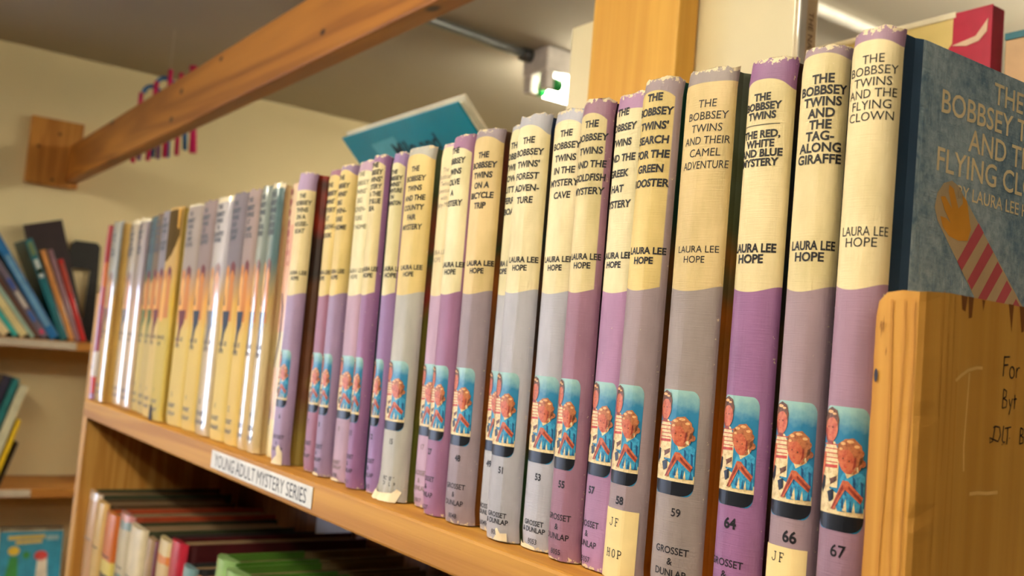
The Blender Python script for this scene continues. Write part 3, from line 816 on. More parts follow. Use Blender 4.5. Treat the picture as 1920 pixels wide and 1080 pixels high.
# ------------------------------------------------------------------ film-jacketed books
J = [
 dict(x=-.9303, y=-.0080, l=-.002, w=.0400, top=(142, 145, 145), mid=(206, 166, 92), low=(206, 168, 92), art='a', lab='thick plastic covered book with a pale green top, second from the far end'),
 dict(x=-.8893, y=.0010, l=-.003, w=.0370, top=(161, 145, 131), mid=(196, 160, 128), low=(222, 196, 150), art='b', edge=.004, lab='shiny covered pale book with a violet smudge, third from the far end'),
 dict(x=-.8510, y=.0001, l=-.004, w=.0366, top=(138, 124, 135), mid=(200, 160, 140), low=(216, 190, 156), art=None, edge=.004, lab='shiny covered grey topped book with a pinkish middle'),
 dict(x=-.8157, y=.0021, l=-.004, w=.0280, top=(79, 99, 104), mid=(180, 156, 92), low=(206, 182, 112), art='g', lab='dark teal topped jacketed book with green printed figures'),
 dict(x=-.7855, y=.0000, l=-.009, w=.0312, top=(114, 94, 73), mid=(176, 146, 84), low=(200, 176, 112), art='g', lab='brownish topped jacketed book left of the torn spine'),
 dict(x=-.7524, y=-.0032, l=-.008, w=.0330, top=(138, 131, 139), mid=(206, 162, 92), low=(216, 188, 118), art='c', lab='grey topped jacketed book touching the torn spine'),
 dict(x=-.7165, y=-.0062, l=-.009, w=.0376, top=(195, 158, 93), mid=(214, 176, 70), low=(206, 180, 90), art='y', torn=True, lab='yellow jacketed book with its spine torn open to brown board'),
 dict(x=-.6758, y=-.0014, l=-.002, w=.0420, top=(161, 147, 141), mid=(216, 160, 84), low=(218, 190, 112), art='c', edge=.002, lab='grey topped jacketed book right of the torn spine'),
 dict(x=-.6349, y=-.0014, l=-.002, w=.0352, top=(142, 124, 124), mid=(222, 164, 92), low=(218, 188, 108), art='d', lab='taupe topped jacketed book with orange printed children'),
 dict(x=-.5975, y=-.0013, l=-.005, w=.0374, top=(176, 170, 180), mid=(206, 164, 96), low=(200, 178, 136), art='b', edge=.005, lab='pale topped jacketed book with the brightest long streak'),
 dict(x=-.5603, y=-.0013, l=-.005, w=.0327, top=(127, 117, 126), mid=(216, 172, 96), low=(222, 194, 118), art='d', lab='dark grey topped jacketed book with a navy printed skirt'),
 dict(x=-.5284, y=-.0013, l=-.002, w=.0262, top=(157, 137, 135), mid=(222, 160, 92), low=(220, 188, 112), art='d', lab='beige topped jacketed book between dark grey and green topped ones'),
 dict(x=-.5029, y=-.0013, l=-.002, w=.0194, top=(133, 142, 139), mid=(200, 166, 112), low=(214, 188, 140), art='b', lab='narrow pale green topped jacketed book'),
 dict(x=-.4818, y=-.0014, l=0.0, w=.0205, top=(87, 113, 118), mid=(180, 150, 92), low=(206, 184, 140), art='b', edge=.004, lab='teal topped jacketed book with a white head, beside the pink spine'),
]
JG = 'older series books in clear film jackets on the upper shelf'
ORG, MAR, NVY, GRN = plain('print_orange', (204, 132, 70), 0.6, 0.15), plain('print_maroon', (112, 58, 62), 0.6, 0.15), plain('print_navy', (56, 66, 84), 0.6, 0.15), plain('print_green', (92, 108, 64), 0.6, 0.15)
LIGHTO = plain('print_light_orange', (236, 176, 104), 0.6, 0.15)
FILMED = [plain(n_, c_, 0.35, 0.4, 1.0) for n_, c_ in (('print_orange', (206, 132, 72)), ('print_maroon', (112, 58, 62)), ('print_navy', (56, 66, 84)), ('print_green', (92, 108, 64)), ('print_light_orange', (230, 178, 110)))]
def jacketed(s, i):
    w, H = s['w'], HB-0.0006
    root = tag(empty('book', (s['x']-s['l']*0.1, s['y'], abs(s['l'])*w/2+.0005), (0, s['l'], 0)), s['lab'], 'book', JG)
    sp = Spine(w, 0.0044, 2.1)
    spine = link('spine', spine_mesh(sp, H, 0.0, 0.0012, 50+i), jacket_mat('film_covered_jacket', H, s['top'], s['mid'], s['low'], 1.9*i, s.get('edge', 0), i in (0, 1, 2, 9, 12, 13)), root, 35.0)
    boards(root, w-0.0006, H-0.001, DB, 0.0024, plain('jacket_side', s['low'], 0.3, coat=1.0), y0=sp.b+0.0005)
    bm = bmesh.new()
    for j, zz in enumerate((.187, .181, .1755, .170, .1645, .1595)):
        text2d(bm, ('THE', 'BOBBSEY', 'TWINS')[j] if j < 3 else ('IN', 'AND', 'AT')[i % 3] if j == 3 else ('SCHOOL', 'COUNTRY', 'SHORE', 'CAMP')[(i+j) % 4], -.0005, zz, .0036, .04, 1.0, w*0.66)
    sp.wrap(bm); link('title_lettering', bm, BLUEINK, spine, 'raw')
    bm = bmesh.new()
    text2d(bm, 'LAURA LEE', -.001, .0755, .0032, .02, 1.0, w*0.6); text2d(bm, 'HOPE', -.002, .0695, .0032, .02)
    sp.wrap(bm); link('author_lettering', bm, INK, spine, 'raw')
    bm = bmesh.new()
    text2d(bm, str(i+1), -.002, .0270, .0042, .01)
    text2d(bm, 'GROSSET', -.001, .0175, .0032, .02, 1.0, w*0.55); text2d(bm, '& DUNLAP', -.001, .0105, .0032, .02, 1.0, w*0.58)
    sp.wrap(bm); link('publisher_lettering', bm, BLUEINK, spine, 'raw')
    if s['art']:
        bm = bmesh.new(); q = w*0.5
        a = s['art']
        C1, C2 = {'a': (0, 1), 'b': (0, 2), 'c': (0, 1), 'd': (0, 2), 'g': (3, 3), 'y': (0, 0)}[a]
        # two plain standing figures
        for (cx, hh, mt) in ((-.22, .130, 4), (.40, .133, 0)):
            ngon(bm, [(cx*q-.30*q, hh-.040), (cx*q-.24*q, hh-.011), (cx*q+.22*q, hh-.011), (cx*q+.30*q, hh-.040)], mt, 1)
            ngon(bm, ell(cx*q, hh-.004, .25*q, .0100), mt, 2)
            ngon(bm, [(cx*q-.25*q, hh-.004), (cx*q-.23*q, hh+.005), (cx*q, hh+.008), (cx*q+.24*q, hh+.004), (cx*q+.25*q, hh-.005), (cx*q, hh+.001)], C1 if mt == 4 else 1, 3)
        if a != 'y':
            ngon(bm, [(-.40*q, .101), (.52*q, .101), (.46*q, .090), (.18*q, .084), (-.06*q, .070), (-.22*q, .070), (-.16*q, .086)], C2 if a != 'c' else 1, 4)
            ngon(bm, [(-.46*q, .106), (-.32*q, .117), (-.18*q, .105)], 2, 4)
        sp.wrap(bm, 0.00006); link('jacket_print', bm, FILMED if i in (0, 1, 2, 9, 12, 13) else [ORG, MAR, NVY, GRN, LIGHTO], spine, 'raw')
    if s.get('torn'):
        bm = bmesh.new()
        ngon(bm, [(-.5*w, .1925), (-.5*w, .149), (-.3*w, .1450), (-.05*w, .1462), (.2*w, .151), (.38*w, .159), (.5*w, .169), (.5*w, .1925)], 0, 2)
        ngon(bm, [(.37*w, .1925), (.38*w, .176), (.46*w, .174), (.47*w, .1925)], 1, 3)
        sp.wrap(bm, 0.0001); tp = link('exposed_board', bm, [plain('bare_brown_board', (92, 72, 38), 0.9, 0.1), plain('gold_paper', (206, 150, 40), 0.6)], spine, 'raw')
        tp['label'] = 'bare brown board where the jacket is torn away'
        bm = bmesh.new(); ngon(bm, [(-.38*w, .0), (-.34*w, .012), (-.1*w, .015), (.02*w, .010), (.04*w, .0)], 0, 2)
        sp.wrap(bm, 0.0001); link('torn_foot', bm, plain('dark_torn_cloth', (48, 40, 40), 0.7), spine, 'raw')
for i, s in enumerate(J): jacketed(s, i)


# thin red paperback against the far panel
def bands_mat(name, stops, rough=0.4, coat=0.5, H=0.19):
    t = NT(name)
    x, y, z = t.xyz()
    n = t.noise(t.co, 90.0, 3.0)
    f = t.math('DIVIDE', t.math('MULTIPLY_ADD', t.math('SUBTRACT', n, 0.5), 0.006, z), H)
    t.base(t.ramp(f, [(p, lin(c)) for p, c in stops], 'CONSTANT'))
    t.p.inputs['Roughness'].default_value = rough
    t.p.inputs['Coat Weight'].default_value = coat
    t.p.inputs['Coat Roughness'].default_value = 0.1
    return t.m
def plain_book(label, x, y, w, H, D, smat, cmat, z0=0.0, group=None, lean=0.0, cat='book', b=None, facing=1, yaw_=0.0, pages=None, n=2.3):
    """bound book, spine towards -y (facing 1) or +y (facing -1)"""
    root = tag(empty('book', (x, y, z0+abs(lean)*w/2+.0005), (0, lean, (0 if facing == 1 else PI)+yaw_)), label, cat, group)
    sp = Spine(w, b or min(0.007, w*0.4), n)
    spine = link('spine', spine_mesh(sp, H, 0.0, 0.0006, int(abs(x)*1000), rows=8), smat, root, 35.0)
    boards(root, w-0.0003, H-0.0006, D, min(0.0022, w*0.2), cmat, y0=sp.b-0.0005, pages=SHADEPAGES if z0 < -.1 else None)
    return root, spine, sp
_, sp0, _s = plain_book('thin red and orange spined paperback against the far end panel', -.9612, -.0085, .0150, .194, .125,
    bands_mat('red_orange_spine', [(0, (170, 120, 170)), (.03, (214, 70, 66)), (.13, (236, 226, 228)), (.27, (168, 84, 112)), (.55, (190, 92, 96)), (.66, (206, 110, 52)), (.8, (166, 36, 44))]), plain('dark_board', (70, 50, 44), 0.5))
bm = bmesh.new(); text2d(bm, 'JF', 0, .0345, .004, .03); _s.wrap(bm); link('call_lettering', bm, INK, sp0, 'raw')

# pink spine half hidden behind the HOUSE-BOAT book
_, spk, _s = plain_book('pinkish spine with maroon ornament at its head, tucked behind the HOUSE-BOAT book', -.4545, .0040, .0325, .194, .130,
    bands_mat('pink_spine', [(0, (226, 206, 140)), (.14, (226, 186, 150)), (.33, (214, 196, 140)), (.46, (222, 166, 130)), (.72, (212, 150, 124)), (.86, (220, 186, 150))]), cover_mat('tan_cover', ((150, 110, 70), (110, 76, 44)), 4.4))
bm = bmesh.new()
for k in range(5): ngon(bm, ell(-.010+.001*k, .188-.0075*k, .0042-.0004*k, .0028), 0, 0)
_s.wrap(bm); link('spine_ornament', bm, [plain('maroon_print', (150, 52, 70), 0.5)], spk, 'raw')
bm = bmesh.new()
ribbon(bm, [(-.006, .115), (-.002, .105), (-.002, .085), (-.006, .070), (-.010, .062)], .0026, 0, 0)
_s.wrap(bm); link('tendril_print', bm, [plain('dark_plum_print', (70, 36, 56), 0.5)], spk, 'raw')
bm = bmesh.new()
ribbon(bm, [(-.011, .040), (-.007, .032), (-.009, .022)], .003, 0, 0)
_s.wrap(bm); link('bird_print', bm, [plain('dark_plum_print', (70, 36, 56), 0.5)], spk, 'raw')
bm = bmesh.new()
for tx, zz in (('THE', .152), ('HOUSE', .144), ('ON THE', .136)): text2d(bm, tx, -.006, zz, .003, .01)
_s.wrap(bm); link('title_lettering', bm, plain('rose_ink', (176, 96, 90), 0.5), spk, 'raw')

# ------------------------------------------------------------------ lower shelf
LG = 'mixed old books on the lower shelf'
def mk(rgb, rough=0.45, coat=0.0): return plain('book_cloth', rgb, rough, 0.4, coat, 0.08)
LZ = SH[1]
low = [  # x centre, width, top z, y, spine material, cover colour, label
 (-.944, .046, -.100, .002, bands_mat('pinkish_jacket', [(0, (196, 150, 116)), (.75, (206, 166, 134)), (.96, (230, 214, 200))], 0.25, 1.0, .2), (60, 70, 50), 'pinkish brown jacketed book at the far end of the lower shelf'),
 (-.899, .038, -.103, .000, mk((222, 184, 118), 0.3, 0.8), (92, 70, 46), 'cream spined book, second from the far end of the lower shelf'),
 (-.853, .046, -.107, .000, bands_mat('orange_yellow_jacket', [(0, (224, 196, 84)), (.62, (60, 52, 40)), (.69, (228, 206, 110)), (.76, (206, 106, 34))], 0.35, 0.6, .193), (196, 84, 26), 'orange topped yellow book on the lower shelf'),
 (-.804, .042, -.099, .001, bands_mat('blue_grey_jacket', [(0, (110, 140, 146)), (.72, (206, 194, 170)), (.93, (140, 160, 164)), (.97, (214, 150, 150))], 0.25, 1.0, .2), (170, 70, 40), 'grey blue jacketed book with a pink head on the lower shelf'),
 (-.756, .048, -.103, .000, mk((226, 210, 178), 0.4, 0.4), (60, 66, 44), 'off-white spined book on the lower shelf'),
 (-.716, .022, -.106, .003, mk((176, 146, 110)), (70, 60, 44), 'narrow beige book right of the off-white spine'),
 (-.695, .014, -.105, .003, mk((110, 40, 46)), (60, 26, 30), 'thin dark red book on the lower shelf'),
 (-.666, .038, -.097, .000, bands_mat('tan_label_jacket', [(0, (206, 176, 130)), (.60, (160, 140, 110)), (.80, (214, 186, 140)), (.90, (222, 130, 60)), (.935, (222, 200, 150))], 0.3, 0.8, .203), (50, 44, 44), 'tan book with an orange band near its head'),
 (-.626, .034, -.091, -.002, mk((190, 40, 62), 0.3, 0.5), (74, 16, 22), 'bright red spined book with dark red boards'),
 (-.592, .026, -.104, -.002, bands_mat('teal_jacket', [(0, (70, 130, 160)), (.8, (120, 160, 166))], 0.3, 0.8, .196), (44, 44, 46), 'teal jacketed book right of the red spine'),
 (-.562, .028, -.108, -.002, bands_mat('orange_jacket', [(0, (206, 130, 70)), (.85, (210, 126, 70))], 0.3, 0.8, .192), (150, 92, 56), 'orange jacketed book left of the green set'),
]
for k, (x, w, zt, y, sm, cc, lb) in enumerate(low):
    D = (.150, .142, .148, .150, .150, .13, .13, .150, .170, .135, .13)[k]
    root, spn, sp = plain_book(lb, x, y, w-.001, zt-LZ, D, sm, mk(cc, 0.5), LZ, LG)
    bm = bmesh.new()
    for j in range(4): text2d(bm, ('OLD', 'TALES', 'OF', 'SEA', 'WEST', 'RIDE', 'BOYS')[(k+j) % 7], 0, (zt-LZ)*.78-.010*j, .005, .01, 1.0, w*.7)
    bm.clear()
    ngon(bm, [(-w*.3, .150), (w*.3, .150), (w*.3, .1515), (-w*.3, .1515)]); ngon(bm, [(-w*.3, .10), (w*.3, .10), (w*.3, .101), (-w*.3, .101)])
    sp.wrap(bm); link('spine_rule', bm, INK, spn, 'raw')
GREEN, OLIVE = mk((72, 116, 40), 0.35, 0.3), mk((132, 114, 78), 0.6)
GTEAL = bands_mat('green_series_spine', [(0, (40, 96, 84)), (.93, (150, 190, 120))], 0.25, 0.8, .215)
GL = ['green backed book, first of the set from the red spine', 'green backed book, second of the set from the red spine', 'green backed book, third of the set on the lower shelf', 'green backed book, fourth of the set on the lower shelf',
      'green backed book, fifth of the set on the lower shelf', 'green backed book, sixth of the set on the lower shelf', 'green backed book, seventh of the set on the lower shelf', 'green backed book, nearest of the set under the shelf']
for k in range(8):
    x = -.530+.0335*k; w = .032
    H = .215-.002*(k % 3); D = .150
    root = tag(empty('book', (x, .003-.004*(k % 2), LZ+.0006)), GL[k], 'book', 'green backed set on the lower shelf')
    sp = Spine(w, .010, 2.3)
    link('spine', spine_mesh(sp, H, 0.0, 0.0006, 90+k, rows=8), GTEAL, root, 35.0)
    for sg, nm in ((-1, 'back_cover'), (1, 'front_cover')):
        bm = bmesh.new(); xs_ = sorted((sg*(w/2-.0003), sg*(w/2-.0028)))
        box(bm, xs_[0], xs_[1], .0085, D, 0, H-.001); fc = link(nm, bm, OLIVE, root)
        bm = bmesh.new(); xs_ = sorted((sg*(w/2+.0000), sg*(w/2-.0031)))
        box(bm, xs_[0], xs_[1], .0080, .075+.004*(k % 3), -.0002, H-.0006); link('cloth_back', bm, GREEN, fc)
    bm = bmesh.new(); box(bm, -w/2+.003, w/2-.003, .0085, D-.004, .003, H-.006); link('page_block', bm, SHADEPAGES, root)
bm = bmesh.new(); box(bm, -.735, -.655, .1745, .1765, 0, .225)
pp = link('paper_sheet', bm, plain('white_sheet', (214, 206, 204), 0.6), None, None, (0, 0, LZ+.0005))
tag(pp, 'white card standing at the back of the lower shelf', 'card')

# ------------------------------------------------------------------ far side of the case: picture books
PICM = plain('cream_picture_cover', (226, 212, 172), 0.35, 0.5, 0.6, 0.03, 8.0)
def picture_book(label, x0, x1, y0, th, z0, H, cm, sm, spine_at=1, tilt=0.0, pages=True):
    root = tag(empty('picture_book', (x0, y0, z0+.0005), (tilt, 0, 0)), label, 'book')
    W_ = x1-x0
    for nm, a, b in (('front_cover', 0, .003), ('back_cover', th-.003, th)):
        bm = bmesh.new(); box(bm, 0, W_, a, b, 0, H, 0, .0006); o = link(nm, bm, cm, root)
        if nm == 'front_cover': fc = o
    bm = bmesh.new()
    xa, xb = (W_-.0005, W_+.0035) if spine_at == 1 else (-.0035, .0005)
    box(bm, xa, xb, 0, th, 0, H, 0, .001); so = link('spine', bm, sm, root)
    bm = bmesh.new(); box(bm, .004, W_-.004, .003, th-.003, .004, H-.004); link('page_block', bm, PAGES, root)
    return root, fc, so, W_
_, fc, so, W_ = picture_book('tall cream picture book standing behind the post', -.4055, -.1835, .2005, .017, 0, .3470, PICM, plain('grey_tan_spine', (196, 176, 140), 0.3, 0.5, 1.0))
bm = bmesh.new()
vs_ = bmesh.new(); text2d(vs_, 'THE NAVY', 0, 0, .0042, .0, 1.05)
me_t = bpy.data.meshes.new('lettering'); vs_.to_mesh(me_t); vs_.free(); bm.from_mesh(me_t); bpy.data.meshes.remove(me_t)
flat_map(bm, lambda a, b, c: (W_+.0038, .0105+b, .292-a))
link('lettering', bm, plain('brown_ink', (96, 70, 60), 0.6), so, 'raw')
bm = bmesh.new(); box(bm, W_+.0036, W_+.0041, .0005, .0062, .0, .3465); link('film_fold', bm, plain('clear_film_fold', (190, 188, 180), 0.15, 0.6, 1.0), so)
# yellow cover with a red cloth back
_, fc, so, W_ = picture_book('pale yellow picture book with a torn red cloth back', -.250, -.1195, .300, .014, 0, .3215, plain('pale_yellow_cover', (232, 210, 136), 0.3, 0.5, 0.7, 0.03), mk((176, 36, 66), 0.4, 0.5))
bm = bmesh.new()
prism(bm, [(W_-.0235, .0), (W_+.004, .0), (W_+.004, .3213), (W_-.0215, .3213), (W_-.0215, .302), (W_-.0285, .294)], 1, -.0008, -.0001); link('cloth_back', bm, mk((190, 34, 70), 0.5), fc)
bm = bmesh.new(); prism(bm, [(0, .3185), (W_-.02, .3185), (W_-.02, .3222), (0, .3222)], 1, -.0009, -.0002); link('film_edge', bm, plain('white_film_edge', (240, 232, 206), 0.3, 0.5, 0.6), fc)
bm = bmesh.new(); prism(bm, [(W_-.0215, .3005), (W_-.006, .3035), (W_+.0015, .3130), (W_+.001, .3050), (W_-.004, .3000), (W_-.012, .2985)], 1, -.0012, -.0007); link('torn_paper', bm, plain('torn_cream_paper', (232, 206, 180), 0.7), fc)
_, fc, so, W_ = picture_book('tan picture book with a teal top edge behind the blue cloth book', -.107, .02, .300, .012, 0, .3005, plain('tan_cover', (206, 166, 122), 0.4, 0.4), mk((150, 110, 80)))
bm = bmesh.new(); prism(bm, [(0, .2965), (W_, .2965), (W_, .3007), (0, .3007)], 1, -.0009, -.0002); link('top_edge', bm, mk((36, 110, 128)), fc)
# blue picture book lying across the row behind, and what carries it
ang = math.radians(45)
root = tag(empty('picture_book', (-.760, .172, .302), (0, 0, 0)), 'bright blue picture book tipped over the back row', 'book')
S2 = Vector((0, math.cos(ang), -math.sin(ang))); N2 = Vector((0, math.sin(ang), math.cos(ang)))
def tl(a, b, c): return Vector((a, 0, 0))+S2*b+N2*c
def tilted(name, x0, x1, b0, b1, c0, c1, m, par):
    bm = bmesh.new(); box(bm, x0, x1, b0, b1, c0, c1, 0, .0008)
    flat_map(bm, tl); return link(name, bm, m, par)
BLUEC = plain('bright_blue_cover', (0, 146, 176), 0.35, 0.5, 0.4, 0.05, 12.0)
fc = tilted('front_cover', 0, .234, 0, .19, 0, .0025, BLUEC, root)
tilted('page_block', .003, .230, .003, .188, .0026, .0075, plain('white_page_edges', (232, 226, 206), 0.8), root)
tilted('back_cover', 0, .238, -.002, .19, .0076, .0100, plain('white_back_cover', (236, 228, 206), 0.5), root)
bm = bmesh.new()
text2d(bm, 'Milo and', .128, -.030, .017, .02, 1.0, .105)
ngon(bm, ell(.075, -.062, .020, .014), 1, 0); ngon(bm, ell(.16, -.055, .012, .010), 1, 0)
ngon(bm, [(.05, -.016), (.10, -.014), (.11, -.075), (.06, -.08)], 2, -1)
flat_map(bm, lambda a, b, c: tl(a, -b, -.0003-c*.0001))
link('cover_print', bm, [plain('dark_teal_ink', (22, 60, 76), 0.5), plain('dark_violet_print', (40, 34, 80), 0.5), plain('pale_blue_print', (90, 176, 196), 0.4)], fc, 'raw')
picture_book('grey picture book hidden behind the series row under the blue one', -.72, -.56, .2180, .0140, 0, .2370, plain('grey_cover', (130, 124, 116), 0.5), mk((120, 110, 100)))
# ------------------------------------------------------------------ far bookcase on the end wall
FX = -2.0
far = tag(empty('bookcase', (-2.1, 0.03, FLOOR)), 'open pine bookcase against the far cream wall', 'bookcase')
FW = wood('far_pine', (206, 142, 62), (160, 98, 34), 1, 4.0, rough=0.5)
FS = (0.0435, -0.2585, -0.56, -0.86, -1.16, -1.45)
for z in FS:
    bm = bmesh.new(); box(bm, -2.195, FX, -.28, .335, z-.0175, z, 0, .0015)
    for v in bm.verts: v.co -= far.location
    link('shelf', bm, FW, far)
for ya, yb in ((-.30, -.28), (.335, .355)):
    bm = bmesh.new(); box(bm, -2.195, FX, ya, yb, FLOOR, .20, 0, .0015)
    for v in bm.verts: v.co -= far.location
    link('side_panel', bm, FW, far)
for (z, a, b) in ((FS[0], -.20, .182), (FS[1], -.20, .127)):
    bm = bmesh.new(); box(bm, FX+.0002, FX+.0010, a, b, z-.0160, z-.0012)
    for v in bm.verts: v.co -= far.location
    lo = link('shelf_label', bm, plain('soiled_label', (200, 186, 166), 0.6), far); lo['label'] = 'whitish paper strip label'
# leaning books: foot y at shelf, lean angle (top towards -y), thickness, height, depth, colours
FG = 'books leaning on the far shelf'
def leaner(label, yf, ang_, th, H, D, z, spine_rgb, cover_rgb, marks=(), xf=FX-.012, grp=FG):
    root = tag(empty('book', (xf, yf, z+abs(math.sin(math.radians(ang_)))*0), (math.radians(ang_), 0, 0)), label, 'book', grp)
    # local: spine faces +x, thickness along -y (for a top leaning to -y the +y foot edge touches), height z
    sgn = 1 if ang_ > 0 else -1
    y0, y1 = (0, th) if sgn > 0 else (-th, 0)
    bm = bmesh.new(); box(bm, -.004, 0, y0, y1, 0, H, 0, .0015); sp_ = link('spine', bm, mk(spine_rgb, 0.35, 0.5), root)
    for nm, a, b in (('front_cover', y0, y0+.0025), ('back_cover', y1-.0025, y1)):
        bm = bmesh.new(); box(bm, -D, -.002, a, b, 0, H, 0, .0005); link(nm, bm, mk(cover_rgb, 0.4, 0.3), root)
    bm = bmesh.new(); box(bm, -D+.004, -.004, y0+.0026, y1-.0026, .004, H-.004); link('page_block', bm, PAGES, root)
    if marks:
        bm = bmesh.new(); mm = []
        for (za, zb2, rgb) in marks:
            ngon(bm, [(y0+th*.2, za*H), (y1-th*.2, za*H), (y1-th*.2, zb2*H), (y0+th*.2, zb2*H)], len(mm)); mm.append(mk(rgb, 0.4))
        flat_map(bm, lambda a, b, c: (.0003, a, b)); link('spine_print', bm, mm, sp_, 'raw')
    return root
z = FS[0]+.0004
# foot y, tilt, thickness
LB = [
 ('thin red book leaning on the far shelf', .2030, 21, .0105, .178, .13, (196, 30, 32), (120, 20, 24), ((.60, .95, (176, 70, 50)),)),
 ('thin mauve book leaning left of the red one', .1920, 22, .0092, .198, .13, (150, 110, 122), (110, 80, 90), ()),
 ('orange tan book leaning on the far shelf', .1820, 23, .0110, .196, .13, (206, 140, 76), (160, 100, 50), ()),
 ('teal book with white and green spine marks on the far shelf', .1695, 24.5, .0150, .218, .14, (18, 106, 120), (14, 92, 104), ((.62, .80, (190, 200, 200)), (.66, .71, (60, 170, 70)), (.84, .97, (110, 130, 90)))),
 ('bright blue book leaning on the far shelf', .1525, 34, .0170, .240, .14, (22, 110, 176), (10, 74, 84), ((.12, .80, (110, 160, 200)),)),
 ('grey violet book with a pink dot at its foot', .1320, 36, .0130, .200, .14, (110, 100, 120), (60, 46, 50), ((.05, .10, (206, 70, 110)), (.2, .32, (50, 100, 180)), (.36, .55, (196, 186, 180)), (.58, .7, (60, 90, 170)))),
 ('brown and maroon book leaning on the far shelf', .1155, 37, .0080, .185, .13, (96, 60, 48), (70, 30, 34), ()),
 ('pale mint book leaning on the far shelf', .1050, 37.5, .0075, .185, .13, (160, 190, 176), (120, 140, 130), ()),
 ('cream book leaning between mint and turquoise ones', .0950, 38, .0150, .180, .13, (222, 206, 150), (180, 160, 110), ()),
 ('turquoise book leaning on the far shelf', .0755, 38.5, .0100, .175, .13, (56, 180, 176), (30, 120, 120), ()),
 ('cream book at the left edge of the far shelf', .0622, 39, .0160, .170, .13, (226, 206, 160), (180, 160, 120), ()),
 ('grey lilac book at the left edge of the far shelf, lowest of the slope', .0410, 40, .0180, .160, .13, (150, 140, 160), (110, 100, 120), ()),
]
prev_l, prev_a = .2100, 20
for (lb, yf, an, th, H, D, sr, cr, mk_) in LB:
    a_ = math.radians(an)
    yr = min(yf, prev_l-th*math.sin(a_)*math.tan(math.radians(prev_a))-.0006)
    prev_l, prev_a = yr-th*math.cos(a_), an
    leaner(lb, prev_l, an, th, H, D, z, sr, cr, mk_)
root = tag(empty('book', (-2.158, .152, FS[0]+.0004), (math.radians(17.0), 0, 0)), 'thick dark maroon book tilted against the wall behind the leaning books', 'book')
bm = bmesh.new(); box(bm, -.008, .008, 0, .003, 0, .252, 0, .001); link('spine', bm, mk((50, 30, 34)), root)
for a, b, nm in ((.0052, .008, 'front_cover'), (-.008, -.0052, 'back_cover')):
    bm = bmesh.new(); box(bm, a, b, .003, .078, 0, .252, 0, .0005); link(nm, bm, mk((44, 28, 32)), root)
bm = bmesh.new(); box(bm, -.005, .005, .004, .074, .004, .248); link('page_block', bm, mk((60, 44, 44)), root)
# black bookend
be = tag(empty('bookend', (-2.186, .2440, FS[0])), 'black metal bookend at the end of the leaning books', 'bookend')
bm = bmesh.new()
pts = [(-.020, 0), (-.014, .162), (-.056, .162), (-.065, .170), (-.060, .216), (-.052, .225), (-.006, .225), (.002, .217), (.004, .160), (.008, 0)]
prism(bm, pts, 0, -.002, .002); link('upright_plate', bm, plain('black_metal', (26, 25, 26), 0.45), be)
bm = bmesh.new(); box(bm, -.003, .10, .0, .008, 0, .0015); link('base_plate', bm, plain('black_metal', (26, 25, 26), 0.45), be)
# second shelf: right-leaning books
RB = [('yellow book leaning on the second far shelf', .062, -15, .0090, .140, (236, 196, 40), (196, 150, 30)),
      ('pale cream book leaning beside the yellow one', .0515, -15, .0170, .210, (210, 206, 176), (150, 150, 130)),
      ('teal book leaning on the second far shelf', .0325, -15, .0130, .225, (30, 120, 124), (20, 80, 84)),
      ('dark blue book leaning on the second far shelf', .0180, -15, .0150, .228, (40, 44, 70), (30, 30, 44)),
      ('grey book leaning at the left edge of the second far shelf', .0010, -15, .0180, .215, (160, 160, 150), (110, 110, 100))]
prev_r = .063
for (lb, yf, an, th, H, sr, cr) in RB:
    a_ = math.radians(-an)
    yr = min(yf, prev_r)
    leaner(lb, yr, an, th, H, .13, FS[1]+.0004, sr, cr, (), FX-.015, 'books leaning on the second far shelf')
    prev_r = yr-th*math.cos(a_)-.0045
be2 = tag(empty('bookend', (FX-.06, .0680, FS[1]+.0006)), 'dark bookend holding the books on the second far shelf', 'bookend')
bm = bmesh.new(); prism(bm, [(.0, 0), (.0255, .09), (.0285, .09), (.003, 0)], 0, -.06, .05); link('upright_plate', bm, plain('dark_bronze', (52, 36, 28), 0.5), be2)
# face-out picture book on the third shelf
root = tag(empty('picture_book', (FX-.03, .0905, FS[2]+.0025), (0, math.radians(-8), 0)), 'blue picture book facing out on the low far shelf', 'book')
bm = bmesh.new(); box(bm, -.010, -.0075, 0, .120, 0, .2140); link('back_cover', bm, mk((20, 40, 50)), root)
bm = bmesh.new(); box(bm, -.0074, -.0026, .002, .118, .003, .2100); link('page_block', bm, PAGES, root)
bm = bmesh.new(); box(bm, -.0025, 0, 0, .120, 0, .2050, 0, .0005); fc = link('front_cover', bm, mk((52, 146, 180), 0.4, 0.3), root)
bm = bmesh.new()
ngon(bm, [(.015, .196), (.085, .198), (.085, .190), (.015, .188)], 0); ngon(bm, [(.03, .186), (.08, .188), (.08, .181), (.03, .179)], 0)
ngon(bm, ell(.028, .166, .011, .009), 1); ngon(bm, [(.012, .10), (.022, .155), (.036, .155), (.040, .10)], 2); ngon(bm, ell(.052, .157, .007, .008), 2)
ngon(bm, ell(.080, .155, .013, .010), 3); ngon(bm, [(.072, .10), (.074, .150), (.092, .150), (.096, .10)], 4); ngon(bm, [(.088, .196), (.112, .196), (.112, .186), (.088, .186)], 5)
flat_map(bm, lambda a, b, c: (.0003, a, b)); link('cover_print', bm, [mk((214, 180, 80)), mk((226, 190, 60)), mk((60, 140, 70)), mk((206, 70, 66)), mk((226, 214, 196)), mk((150, 180, 186))], fc, 'raw')

